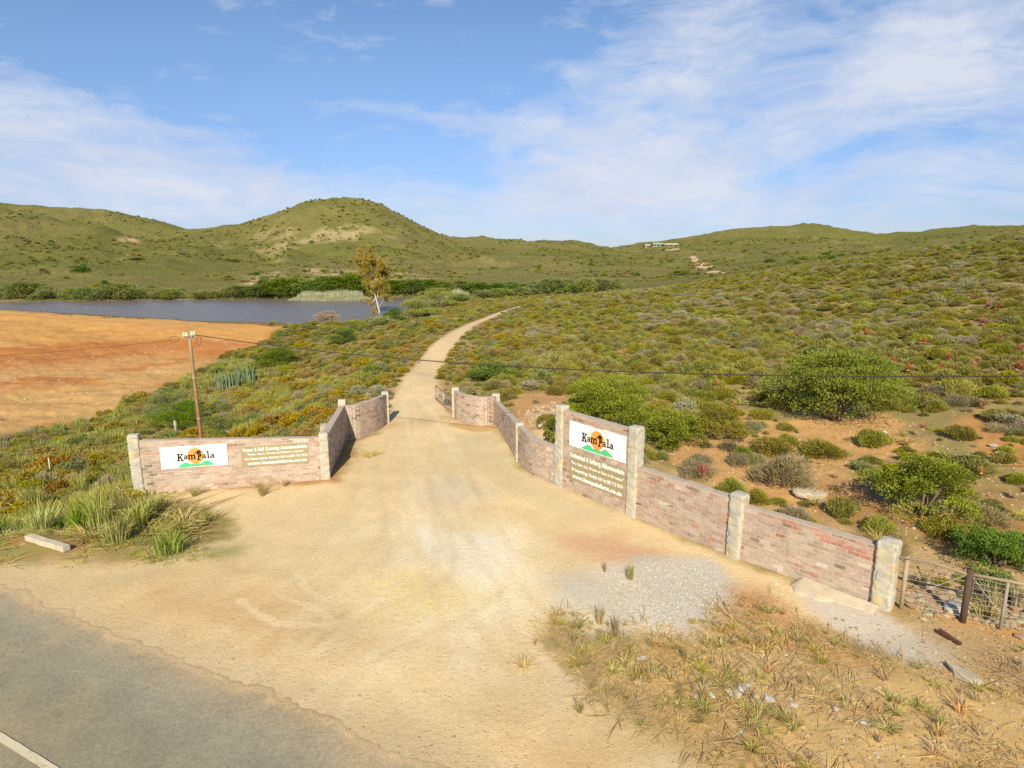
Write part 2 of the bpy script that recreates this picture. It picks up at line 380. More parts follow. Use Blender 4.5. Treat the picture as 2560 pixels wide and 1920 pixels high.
field_px = [(-400, 1130), (0, 1100), (120, 1088), (250, 1050), (330, 1010), (420, 972), (490, 935), (560, 893), (640, 862), (690, 842), (712, 816), (640, 810), (542, 807), (434, 799), (325, 793), (202, 787), (101, 779), (0, 773), (-300, 765), (-700, 760)]
FIELD = Gts(field_px)

def build_terrain():
    azd = np.linspace(-.84, .84, 920); azs = np.concatenate([np.linspace(-math.pi, -.86, 40)[:-1], azd, np.linspace(.86, math.pi, 40)[1:-1]])
    lr = np.concatenate([np.linspace(math.log(.15), math.log(6), 40)[:-1], np.linspace(math.log(6), math.log(260), 560)[:-1], np.linspace(math.log(260), math.log(2600), 240)])
    na, nr = len(azs), len(lr)
    A_, R_ = np.meshgrid(azs, np.exp(lr), indexing='ij'); X = np.sin(A_) * R_; Y = np.cos(A_) * R_
    Z = height(X, Y); V = np.stack([X, Y, Z], -1).reshape(-1, 3)
    i = np.arange(na)[:, None]; j = np.arange(nr - 1)[None]; i2 = (i + 1) % na
    Fc = np.stack([i * nr + j, i2 * nr + j, i2 * nr + j + 1, i * nr + j + 1], -1).reshape(-1, 4)[:, ::-1]
    x, y, z = V.T; r = np.hypot(x, y)
    # ---- base colours of the ground materials
    n1 = fbm(x, y, .05, 5, 40); n2 = fbm(x, y, .6, 4, 41); n3 = fbm(x, y, .012, 5, 42); n4 = fbm(x, y, .22, 5, 43)
    near_soil = np.array([.40, .215, .075])[None] * (.75 + .5 * n2[:, None])
    litter = np.array([.30, .235, .085])[None] * (.8 + .4 * n2[:, None])
    col = near_soil + (litter - near_soil) * sstep(.35, .55, n4)[:, None]
    green = np.array([.20, .19, .045])[None] * (.72 + .56 * n1[:, None]); olive = np.array([.255, .215, .07])[None] * (.75 + .5 * n4[:, None])
    hill = green + (olive - green) * sstep(.42, .62, n3)[:, None]
    f = sstep(60, 130, r)[:, None]; col = col + (hill - col) * f
    so = sdist(x, y, OPEN)
    def put(mask, c):
        nonlocal col
        col = col + (np.array(c)[None] * (.88 + .24 * n2[:, None]) - col) * mask[:, None]
    warp = (fbm(x, y, .7, 4, 50) - .5); warpf = (fbm(x, y, 3.0, 3, 51) - .5); warpb = (fbm(x, y, .05, 5, 52) - .5)
    def patch(px, c, amp=1.0, edge=.4, wa=1.2, big=False, terr=False):
        P = Gts(px) if terr else G0s(px)
        s = sdist(x, y, P); s = s + (warpb * wa if big else warp * wa + warpf * wa * .4)
        put(amp * sstep(-edge, edge, s), c)
    # field, dam
    sf = sdist(x, y, FIELD) + warp * 3 + warpf
    mf = sstep(-1.0, 1.0, sf); put(mf, (.50, .235, .058))
    band = fbm(x * .25 + y * .35, y * 1.0 - x * .12, .28, 4, 60)
    put(mf * sstep(.46, .56, band) * .9, (.45, .18, .05)); put(mf * sstep(.50, .40, band) * .6, (.58, .36, .145))
    pk = fbm(x, y, .3, 5, 64); put(mf * sstep(.58, .7, pk) * .5, (.58, .42, .24))
    patch([(0, 870), (300, 855), (560, 850), (640, 858), (560, 880), (300, 915), (0, 935), (-200, 940)], (.44, .165, .042), .85, 2, 4, terr=True)
    patch([(0, 915), (200, 905), (420, 880), (500, 885), (300, 925), (0, 950), (-200, 960)], (.56, .34, .13), .6, 2, 4, terr=True)
    patch([(-200, 985), (250, 960), (480, 900), (560, 893), (420, 960), (250, 1040), (0, 1090), (-200, 1100)], (.56, .345, .125), .75, 2, 4, terr=True)
    patch([(-300, 765), (0, 773), (202, 787), (434, 799), (640, 810), (712, 816), (650, 850), (300, 852), (0, 866), (-300, 850)], (.55, .30, .09), .85, 2, 3, terr=True)
    # lake shore mud
    sl = sdist(x, y, LAKE); put(sstep(-9, -1, sl) * (x < 0) * .55 * sstep(.4, .6, n4) * (y > 60), (.44, .27, .13)); put(sstep(-2.5, -.5, sl) * .8 * (y > 100), (.24, .23, .07))
    # pale scars on the far hills
    scar = np.zeros(len(x))
    for P, c, am in (
        ([(600, 640), (640, 615), (700, 608), (760, 600), (800, 570), (860, 580), (930, 585), (900, 600), (820, 605), (760, 612), (720, 628), (700, 650), (650, 640)], (.50, .38, .20), .55),
        ([(640, 585), (690, 575), (760, 590), (840, 560), (950, 575), (880, 600), (780, 605), (700, 612), (640, 600)], (.44, .35, .19), .6),
        ([(590, 690), (700, 676), (800, 668), (900, 680), (960, 694), (940, 702), (760, 705), (640, 705)], (.60, .43, .25), .6),
        ([(630, 700), (800, 694), (990, 696), (960, 706), (780, 720), (640, 712)], (.60, .43, .26), .8),
        ([(975, 676), (1040, 684), (1090, 696), (1060, 706), (1000, 696)], (.60, .43, .25), .7),
        ([(315, 600), (335, 596), (338, 620), (322, 640), (305, 648), (318, 625)], (.60, .38, .19), .95),
        ([(500, 595), (560, 605), (575, 622), (520, 612)], (.52, .40, .22), .8),
        ([(1190, 642), (1260, 648), (1240, 658), (1190, 652)], (.52, .33, .18), .6),
        ([(960, 600), (1000, 568), (1010, 570), (975, 600)], (.50, .37, .20), .55),
        ([(0, 745), (150, 735), (330, 740), (330, 749), (100, 753), (0, 757)], (.52, .33, .15), .7),
        ([(1990, 590), (2060, 592), (2110, 610), (2050, 612)], (.36, .25, .13), .5),
        ([(1540, 616), (1600, 618), (1610, 634), (1560, 630)], (.36, .26, .13), .5)):
        Pw = Gts(P); s = sdist(x, y, Pw); nn = fbm(x, y * .8, .06, 6, 70); mk = am * .95 * sstep(-6, 6, s + (nn - .5) * 18) * sstep(.40, .54, fbm(x, y, .16, 6, 71)); put(mk, c); scar = np.maximum(scar, mk)
    for L_ in ([(1731, 645), (1737, 653)], [(1760, 657), (1748, 664)], [(1760, 667), (1770, 669), (1752, 673)], [(1780, 678), (1795, 683)], [(1656, 624), (1690, 623)]):
        dd = ldist(x, y, Gts(L_)); put(.95 * sstep(3.2, 2.0, dd), (.62, .42, .26)); scar = np.maximum(scar, sstep(3.2, 2., dd))
    # forecourt, driveway
    m = sstep(-.35, .35, so + warp * .8 + warpf * .4); put(m, (.70, .53, .285))
    sdv = sdist(x, y, DRIVE); md = sstep(-.3, .5, sdv + warpf * .5); put(md * .9, (.70, .52, .28)); 
    put(sstep(-1.5, -.1, sdv + warp) * (1 - md) * .55 * (y > 26) * (y < 90), (.46, .31, .14))
    patch([(-500, 1395), (0, 1400), (600, 1380), (700, 1420), (400, 1480), (200, 1500), (700, 1640), (1200, 1800), (1200, 2100), (-500, 2100)], (.60, .44, .22), .6, 1.2, 2)
    patch([(250, 1480), (420, 1440), (700, 1480), (900, 1600), (760, 1680), (400, 1560)], (.56, .36, .155), .7, 1.0, 2)
    patch([(1150, 1900), (1250, 1780), (1400, 1800), (1640, 1920), (1500, 2000)], (.54, .34, .13), .5, .7, 1.5)
    patch([(880, 1330), (1080, 1290), (1260, 1330), (1330, 1420), (1340, 1540), (1180, 1640), (1050, 1560), (980, 1460)], (.80, .69, .45), .9, 1.1, 1.8)
    patch([(930, 1440), (1050, 1420), (1200, 1500), (1120, 1560), (960, 1540)], (.74, .57, .24), .8, .8, 1.4)
    patch([(880, 1350), (960, 1310), (1020, 1360), (960, 1420), (880, 1420)], (.66, .50, .24), .6, .6, 1.2)
    patch([(1040, 1205), (1160, 1190), (1230, 1230), (1160, 1275), (1040, 1260)], (.54, .49, .37), .6, .6, 1.0)
    patch([(1060, 1330), (1200, 1340), (1280, 1400), (1200, 1440), (1100, 1390)], (.76, .69, .52), .8, .5, 1.2)
    patch([(1120, 1080), (1240, 1085), (1290, 1160), (1390, 1215), (1560, 1290), (1400, 1290), (1250, 1200), (1120, 1120)], (.56, .46, .27), .7, .5, 1.0)
    patch([(1420, 1350), (1540, 1335), (1660, 1390), (1660, 1440), (1560, 1420), (1440, 1390)], (.64, .35, .20), .65, .5, 1.0)
    patch([(1380, 1440), (1480, 1420), (1600, 1410), (1800, 1410), (1830, 1470), (1820, 1540), (1720, 1590), (1600, 1570), (1480, 1600), (1400, 1560)], (.60, .55, .43), .8, .4, .9)
    patch([(1600, 1400), (1780, 1395), (1836, 1460), (1820, 1540), (1720, 1580), (1640, 1540)], (.55, .505, .405), .85, .35, .9)
    patch([(1830, 1470), (1900, 1470), (2000, 1540), (2200, 1650), (2200, 1700), (2000, 1680), (1800, 1600)], (.54, .28, .11), .75, .5, 1.2)
    patch([(1990, 1460), (2150, 1500), (2260, 1560), (2400, 1620), (2420, 1680), (2300, 1660), (2150, 1610), (2020, 1530)], (.57, .52, .41), .85, .25, .6)
    patch([(1400, 1620), (1800, 1590), (2200, 1680), (2560, 1700), (2900, 1900), (2700, 2100), (1900, 2100), (1560, 1790)], (.55, .37, .15), .9, .6, 1.2)
    patch([(2260, 1540), (2400, 1540), (2900, 1700), (2900, 1850), (2560, 1760), (2350, 1690)], (.46, .33, .16), .7, .5, 1.0)
    patch([(1800, 1640), (1960, 1620), (2100, 1700), (1900, 1760)], (.58, .45, .27), .4, .4, 1.2)
    patch([(1140, 1058), (1200, 1066), (1238, 1068), (1250, 1082), (1180, 1080), (1120, 1062)], (.52, .32, .12), .85, .15, .4)
    # bare soil behind the right wall
    patch([(1290, 990), (1400, 985), (1440, 1010), (1400, 1120), (1330, 1120), (1280, 1060)], (.56, .32, .13), .95, .4, 1.0)
    patch([(1320, 1060), (1390, 1050), (1400, 1130), (1360, 1140)], (.60, .48, .30), .7, .3, .8)
    patch([(1640, 1130), (1760, 1080), (1850, 1050), (1960, 1080), (2060, 1062), (2200, 1072), (2260, 1090), (2300, 1150), (2120, 1200), (2000, 1250), (2120, 1330), (2330, 1370), (2700, 1500), (2900, 1600), (2600, 1650), (2300, 1530), (2000, 1350), (1850, 1260)], (.54, .31, .115), .95, .4, 1.2)
    patch([(1620, 1165), (1850, 1230), (2210, 1350), (2400, 1400), (2900, 1500), (2900, 1560), (2300, 1530), (2180, 1350), (1840, 1250)], (.50, .36, .17), .8, .3, .8)
    patch([(2380, 1100), (2470, 1090), (2600, 1160), (2560, 1220), (2450, 1170)], (.50, .25, .08), .9, .4, .8)
    # tyre marks
    for L_, w, c in (([(745, 1440), (775, 1478), (840, 1500), (930, 1498)], .10, (.66, .50, .28)), ([(600, 1500), (680, 1555), (760, 1563), (850, 1560)], .08, (.64, .48, .27)), ([(700, 1490), (780, 1520), (850, 1560)], .07, (.62, .47, .26)), ([(460, 1385), (540, 1370)], .35, (.66, .50, .28))):
        dd = ldist(x, y, G0s([tuple(p) for p in smooth_line(L_)])) + warpf * .08; put(.9 * sstep(w * 1.8, w * .5, dd), np.array(c) * 1.15)
    tr_ = np.random.default_rng(9)
    for k_ in range(22):   # sweeping tyre tracks between the road and the gate
        a_ = (tr_.uniform(150, 1500), tr_.uniform(1560, 1850)); b_ = (tr_.uniform(960, 1120), tr_.uniform(1090, 1200)); c_ = (tr_.uniform(850, 1250), tr_.uniform(1280, 1450)); L_ = smooth_line([tuple(a_), tuple((np.array(a_) * .45 + np.array(c_) * .55 + (tr_.uniform(-60, 60), 0))), c_, b_, (tr_.uniform(1000, 1060), 1000)], 5)
        Lw = G0s([tuple(p) for p in L_]); q = ldist(x, y, Lw); am = tr_.uniform(.12, .34); dk = tr_.random() < .5
        m_ = am * (sstep(.16, .06, np.abs(q - .72) + warpf * .06)) * sstep(.25, .6, fbm(x, y, .5, 3, 300 + k_)); put(m_, (.58, .42, .22) if dk else (.76, .62, .38))
    # asphalt dust band
    edge = np.array([G0(-700, 1245)[:2], G0(0, 1470)[:2], G0(540, 1690)[:2], G0(1080, 1920)[:2], G0(1500, 2150)[:2]])
    put(sstep(.9, .1, ldist(x, y, edge) + warp * .8) * .35, (.48, .37, .23))
    grass_bank = Gts([(-300, 1290), (60, 1320), (200, 1330), (420, 1330), (540, 1350), (560, 1380), (300, 1400), (60, 1410), (-300, 1410)])
    put(.75 * sstep(-.6, .6, sdist(x, y, grass_bank) + warp * 2) * sstep(.35, .6, fbm(x, y, 1.2, 4, 90)), (.25, .25, .07))
    # attributes used by the shader
    veg = sstep(50, 120, r) * (1 - mf) * (1 - sstep(-1, 1, so)) * (1 - scar * .95)
    grav = (1 - sstep(60, 120, r)) * (.35 + .65 * (1 - m)) * (1 - md * .5)
    me = raw_mesh('ground', V, Fc, [mat_ground()], {'Col': ('FLOAT_COLOR', col.clip(0, 1)), 'veg': ('FLOAT', veg), 'grav': ('FLOAT', grav)}, smooth=True)
    o = obj('ground', me); tag(o, kind='structure'); return o

def new_mat(name):
    m = bpy.data.materials.new(name); m.use_nodes = True; nt = NT(m.node_tree)
    b = nt.n.get('Principled BSDF'); b.inputs['Roughness'].default_value = .9
    try: b.inputs['Specular IOR Level'].default_value = .2
    except Exception: pass
    return m, nt, b
def bump(nt, b, hsock, strength, dist):
    n = nt.new('ShaderNodeBump'); n.inputs['Strength'].default_value = strength; n.inputs['Distance'].default_value = dist
    nt.put(n.inputs['Height'], hsock); nt.l.new(n.outputs[0], b.inputs['Normal'])
def attr(nt, name, out='Color', typ='GEOMETRY'):
    a = nt.new('ShaderNodeAttribute'); a.attribute_name = name; a.attribute_type = typ; return a.outputs[out]

def mat_ground():
    m, nt, b = new_mat('ground_mixed_soil'); tc = nt.new('ShaderNodeTexCoord').outputs['Object']
    col = attr(nt, 'Col'); veg = attr(nt, 'veg', 'Fac'); gr = attr(nt, 'grav', 'Fac')
    f1 = nt.noise(tc, 9.0, 6, .7); f2 = nt.noise(tc, 1.1, 6, .6, .4); f3 = nt.noise(tc, 38.0, 3, .7)
    v = nt.m('ADD', nt.m('MULTIPLY', f1, .45), nt.m('ADD', nt.m('MULTIPLY', f2, .20), nt.m('MULTIPLY', f3, .55)))
    k = nt.mr(v, .40, .80, .76, 1.20, False)
    kc = nt.new('ShaderNodeCombineColor'); [nt.put(kc.inputs[i], k) for i in range(3)]
    c1 = nt.mix(1.0, col, kc.outputs[0], 'MULTIPLY')
    # pebbles: pale and dark grains
    vd = nt.vor(tc, 14.0, 'Distance'); vc = nt.vor(tc, 14.0, 'Color'); sv = nt.new('ShaderNodeSeparateColor'); nt.l.new(vc, sv.inputs[0])
    peb = nt.m('MULTIPLY', nt.m('MULTIPLY', nt.mr(vd, .34, .22), nt.mr(sv.outputs[0], .72, .8)), gr)
    c2 = nt.mix(nt.m('MULTIPLY', peb, .75), c1, nt.mix(sv.outputs[1], (.62, .52, .36), (.40, .26, .13)))
    vd2 = nt.vor(tc, 5.0, 'Distance'); vc2 = nt.vor(tc, 5.0, 'Color'); sv2 = nt.new('ShaderNodeSeparateColor'); nt.l.new(vc2, sv2.inputs[0])
    peb2 = nt.m('MULTIPLY', nt.m('MULTIPLY', nt.mr(vd2, .3, .2), nt.mr(sv2.outputs[0], .86, .9)), gr)
    c2 = nt.mix(nt.m('MULTIPLY', peb2, .6), c2, (.60, .50, .36))
    # distant scrub: clumps of several greens
    a1 = nt.noise(tc, .9, 6, .72, .3); a2 = nt.noise(tc, .22, 6, .65, .6); a3 = nt.noise(tc, 2.6, 4, .75)
    d1 = nt.mix(nt.mr(a1, .42, .60), c2, (.105, .115, .028))
    d2 = nt.mix(nt.mr(a3, .52, .68, 0, .75), d1, (.29, .245, .085))
    d3 = nt.mix(nt.mr(a2, .5, .66, 0, .6), d2, (.26, .24, .05))
    d4 = nt.mix(.28, d3, c1)
    fin = nt.mix(veg, c2, d4); nt.l.new(fin, b.inputs['Base Color']); b.inputs['Roughness'].default_value = .95; b.inputs['Specular IOR Level'].default_value = .1
    hh = nt.m('ADD', nt.m('MULTIPLY', nt.m('ADD', nt.m('MULTIPLY', f1, .018), nt.m('ADD', nt.m('MULTIPLY', f3, .008), nt.m('MULTIPLY', peb, .03))), nt.m('SUBTRACT', 1.0, veg)),
              nt.m('MULTIPLY', nt.m('ADD', nt.m('MULTIPLY', a1, .9), nt.m('MULTIPLY', a3, .45)), veg))
    bump(nt, b, hh, .8, 1.0)
    return m
build_terrain()

# ------------------------------------------------------------ water, road
def build_water():
    m, nt, b = new_mat('lake_water'); tc = nt.new('ShaderNodeTexCoord').outputs['Object']
    b.inputs['Base Color'].default_value = (.18, .15, .125, 1); b.inputs['Roughness'].default_value = .28; b.inputs['Specular IOR Level'].default_value = .32
    mp = nt.new('ShaderNodeMapping'); mp.inputs['Scale'].default_value = (1, .45, 1); nt.l.new(tc, mp.inputs[0])
    w = nt.noise(mp.outputs[0], 3.4, 5, .62, .4); w2 = nt.noise(mp.outputs[0], .5, 3, .6)
    bump(nt, b, nt.m('MULTIPLY', w, nt.mr(w2, .3, .7, .5, 1.3)), .75, .30)
    V = np.c_[LAKE, np.full(len(LAKE), WZ)]
    c = LAKE.mean(0); big = (LAKE - c) * 1.03 + c
    me = bpy.data.meshes.new('lake'); me.from_pydata([(x, y, WZ) for x, y in big], [], [tuple(range(len(big)))]); me.materials.append(m)
    tag(obj('lake', me), kind='structure')
build_water()
def build_road():
    m, nt, b = new_mat('worn_asphalt'); tc = nt.new('ShaderNodeTexCoord').outputs['Object']
    col = attr(nt, 'Col'); f = nt.noise(tc, 24, 5, .85); g = nt.noise(tc, 1.0, 6, .65, .6); h = nt.noise(tc, 11, 5, .7)
    k = nt.m('ADD', nt.m('MULTIPLY', f, .6), nt.m('ADD', nt.m('MULTIPLY', g, .2), nt.m('MULTIPLY', h, .2)))
    kk = nt.mr(k, .38, .64, .66, 1.34, False); kc = nt.new('ShaderNodeCombineColor'); [nt.put(kc.inputs[i], kk) for i in range(3)]
    vd = nt.vor(tc, 42.0); spk = nt.mr(vd, .2, .1, 0, .35)
    nt.l.new(nt.mix(spk, nt.mix(1.0, col, kc.outputs[0], 'MULTIPLY'), (.42, .36, .24)), b.inputs['Base Color'])
    bump(nt, b, f, .5, .012); b.inputs['Roughness'].default_value = .85
    e0, e1 = G0(0, 1452)[:2], G0(1080, 1905)[:2]; d = (e1 - e0) / np.linalg.norm(e1 - e0); nrm = np.array([d[1], -d[0]]); nrm = nrm if nrm @ (-e0) > 0 else -nrm
    L = np.arange(-60, 60, .09); Wd = np.concatenate([np.linspace(0, 1.6, 26), np.linspace(1.8, 7.2, 28)])
    LL, WW = np.meshgrid(L, Wd, indexing='ij')
    c0 = e0 + d * 7
    curve = .012 * np.minimum(np.abs(LL + 6), 22) ** 1.5 * np.where(LL < -6, 1, 0)
    jag = (fbm(LL, LL * 0 + 3, 1.2, 4, 7) - .5) * .55 + (fbm(LL, LL * 0, 6, 2, 9) - .5) * .16
    Wj = WW + jag * np.clip(1 - WW / 1.2, 0, 1) - curve * 0
    X = c0[0] + d[0] * LL + nrm[0] * Wj; Y = c0[1] + d[1] * LL + nrm[1] * Wj
    Z = np.maximum(height(X, Y), -.05) * 0 + np.clip((WW) * .12, 0, .018) + .012 + .0 * WW
    Z = np.where(WW < .01, -.012, .004 + .014 * np.clip(WW / .5, 0, 1)) + (fbm(X, Y, .9, 3, 8) - .5) * .03 + .002
    n1 = fbm(X, Y, .5, 5, 21); n2 = fbm(X, Y, 2.5, 4, 22); lon = fbm(WW * 1.6, LL * .12, 1, 4, 23)
    base = np.array([.25, .225, .145]); col = base + 0 * X[..., None]
    col = col * (.8 + .45 * lon[..., None])
    dust = np.clip(sstep(1.1, .0, WW + (n1 - .5) * 1.4) * .55 + sstep(.25, 0, WW) * .8 + sstep(.5, .75, n1) * .25 + sstep(.35, 0, WW + (n2 - .5) * .5) * .6, 0, 1)[..., None]
    grey = sstep(2.4, .8, WW + (n1 - .5))[..., None] * .5
    col = col + (np.array([.34, .315, .23]) - col) * grey
    col = col + (np.array([.60, .43, .23]) - col) * dust * .9
    nl, nw = X.shape; i = np.arange(nl - 1)[:, None]; j = np.arange(nw - 1)[None]
    Fc = np.stack([i * nw + j, (i + 1) * nw + j, (i + 1) * nw + j + 1, i * nw + j + 1], -1).reshape(-1, 4)
    me = raw_mesh('road', np.stack([X, Y, Z], -1).reshape(-1, 3), Fc, [m], {'Col': ('FLOAT_COLOR', col.reshape(-1, 3))}, smooth=True)
    tag(obj('road', me), kind='structure')
    # centre line
    m2, nt, b = new_mat('worn_line_paint'); tc = nt.new('ShaderNodeTexCoord').outputs['Object']
    w = nt.noise(tc, 14, 5, .7); nt.l.new(nt.mix(nt.mr(w, .52, .66, 0, .7), (.60, .52, .35), (.24, .21, .14)), b.inputs['Base Color'])
    a0 = G0(0, 1833)[:2]; off = (a0 - c0) @ nrm; Ls = np.arange(-40, 40, .15)
    e = (fbm(Ls, Ls * 0, 5, 2, 3) - .5) * .015
    V = []
    for k, l in enumerate(Ls):
        for w_ in (off + e[k], off + .12 + e[k] * .6): p = c0 + d * l + nrm * w_; V.append((p[0], p[1], .036 + float((fbm(np.array([p[0]]), np.array([p[1]]), .9, 3, 8)[0] - .5) * .03)))
    k = np.arange(len(Ls) - 1)
    me = raw_mesh('road_marking', V, np.stack([2 * k, 2 * k + 2, 2 * k + 3, 2 * k + 1], -1), [m2]); tag(obj('road_marking', me), kind='structure')
build_road()

# ------------------------------------------------------------ masonry materials
def mat_vcol(name, sc1=6., sc2=30., lo=.75, hi=1.25, grey=None, gamt=0, bmp=.006, rough=.9):
    m, nt, b = new_mat(name); tc = nt.new('ShaderNodeTexCoord').outputs['Object']; col = attr(nt, 'Col')
    a = nt.noise(tc, sc1, 5, .65, .3); c = nt.noise(tc, sc2, 4, .7)
    k = nt.mr(nt.m('ADD', nt.m('MULTIPLY', a, .5), nt.m('MULTIPLY', c, .5)), .3, .7, lo, hi, False)
    kc = nt.new('ShaderNodeCombineColor'); [nt.put(kc.inputs[i], k) for i in range(3)]
    o = nt.mix(1.0, col, kc.outputs[0], 'MULTIPLY')
    if grey: o = nt.mix(nt.mr(nt.noise(tc, 1.7, 6, .7, .6), .42, .68, 0, gamt), o, grey)
    nt.l.new(o, b.inputs['Base Color']); b.inputs['Roughness'].default_value = rough
    if bmp: bump(nt, b, nt.m('ADD', nt.m('MULTIPLY', a, .6), c), .7, bmp)
    return m
M_brick = mat_vcol('washed_clay_brick', 5, 28, .78, 1.22, (.48, .40, .31), .78)
M_mortar = mat_vcol('wall_mortar', 6, 40, .8, 1.15)
M_stone = mat_vcol('stone_cladding', 7, 34, .78, 1.2, None, 0, .012)
M_wood = mat_vcol('weathered_wood', 4, 60, .7, 1.25, None, 0, .004)
M_metal = mat_vcol('rusty_tube', 8, 40, .7, 1.2, None, 0, 0)
M_rock = mat_vcol('rock_surface', 5, 30, .7, 1.25, None, 0, .01)
M_conc = mat_vcol('cast_concrete', 4, 30, .8, 1.15, None, 0, .006)

def resample(path, step):
    P = np.array(path, float); seg = np.linalg.norm(np.diff(P, axis=0), axis=1); cum = np.r_[0, np.cumsum(seg)]
    n = max(2, int(round(cum[-1] / step)) + 1); t = np.linspace(0, cum[-1], n)
    return np.stack([np.interp(t, cum, P[:, k]) for k in range(2)], -1), t, cum[-1]
def path_at(path):
    P = np.array(path, float); seg = np.linalg.norm(np.diff(P, axis=0), axis=1); cum = np.r_[0, np.cumsum(seg)]
    def f(t):
        t = np.clip(t, 0, cum[-1] - 1e-6); i = int(np.searchsorted(cum, t, 'right') - 1); i = min(i, len(seg) - 1)
        d = (P[i + 1] - P[i]) / seg[i]; return P[i] + d * (t - cum[i]), d
    return f, cum[-1]
def brick_wall(label, path, hfun, redness=None, thick=.23, z0=-.2, group='brick wall panels of the entrance', dark=.05):
    """path runs along the wall's middle; every brick is its own box in the wall's mesh"""
    f, L = path_at(path); course, bl = .1, .245
    root = thing('brick_wall', label, 'wall', (*path[0], 0), 0, group); o3 = np.array([path[0][0], path[0][1], 0.])
    mb = MB(); mo = MB(); cp = MB(); pts, ts, _ = resample(path, .2); crs = rng.normal(0, .005, len(ts))
    hs = [hfun(t / L) for t in ts]
    for k in range(len(ts) - 1):       # mortar core
        a, b_ = pts[k], pts[k + 1]; d = (b_ - a) / np.linalg.norm(b_ - a); nn = np.array([-d[1], d[0]]) * (thick / 2 - .005)
        ha, hb = hs[k] - .012, hs[k + 1] - .012
        V = [(*(a - nn), z0), (*(b_ - nn), z0), (*(b_ + nn), z0), (*(a + nn), z0), (*(a - nn), ha), (*(b_ - nn), hb), (*(b_ + nn), hb), (*(a + nn), ha)]
        mo.add(np.array(V) - o3, [(0, 1, 5, 4), (2, 3, 7, 6), (4, 5, 6, 7), (0, 4, 7, 3), (1, 2, 6, 5)], (.56, .48, .38))
        nn2 = nn * 1.06; r1, r2 = crs[k], crs[k + 1]
        V = [(*(a - nn2), ha - .01), (*(b_ - nn2), hb - .01), (*(b_ + nn2), hb - .01), (*(a + nn2), ha - .01), (*(a - nn2), ha + .018 + r1), (*(b_ - nn2), hb + .018 + r2), (*(b_ + nn2), hb + .014 + r2), (*(a + nn2), ha + .014 + r1)]
        cp.add(np.array(V) - o3, [(0, 1, 5, 4), (2, 3, 7, 6), (4, 5, 6, 7), (0, 4, 7, 3), (1, 2, 6, 5)], np.array((.45, .37, .285)) * rng.uniform(.92, 1.06))
    zt = z0
    row = 0
    while zt < max(hs) + .02:
        t = (-.12 if row % 2 else 0.); zc = zt + course / 2
        while t < L:
            a = max(t, 0); b_ = min(t + bl - .014, L)
            if b_ - a > .04:
                tm = (a + b_) / 2; hh = hfun(tm / L); top = min(zt + course - .014, hh - .016)
                if top - zt > .03:
                    p, d = f(tm); w = rng.random(); rd = redness(tm / L, (zt) / hh) * .8 if redness else .03
                    if w < rd: c = np.array((.39, .18, .12)) * rng.uniform(.7, 1.3)
                    elif w < rd + dark: c = np.array((.25, .19, .13)) * rng.uniform(.7, 1.3)
                    elif w < rd + dark + .35: c = np.array((.44, .34, .255)) * rng.uniform(.9, 1.08)
                    else: c = np.array((.385, .275, .21)) * rng.uniform(.88, 1.1)
                    off = rng.normal(0, .0022)
                    mb.box((p[0] - o3[0] - d[1] * off, p[1] - o3[1] + d[0] * off, (zt + top) / 2), (b_ - a, thick, top - zt), math.atan2(d[1], d[0]), c, .0016)
            t += bl
        zt += course; row += 1
    root['kind'] = 'thing'; mo.build('mortar', M_mortar, root); mb.build('brickwork', M_brick, root); cp.build('coping', M_brick, root)
    return root
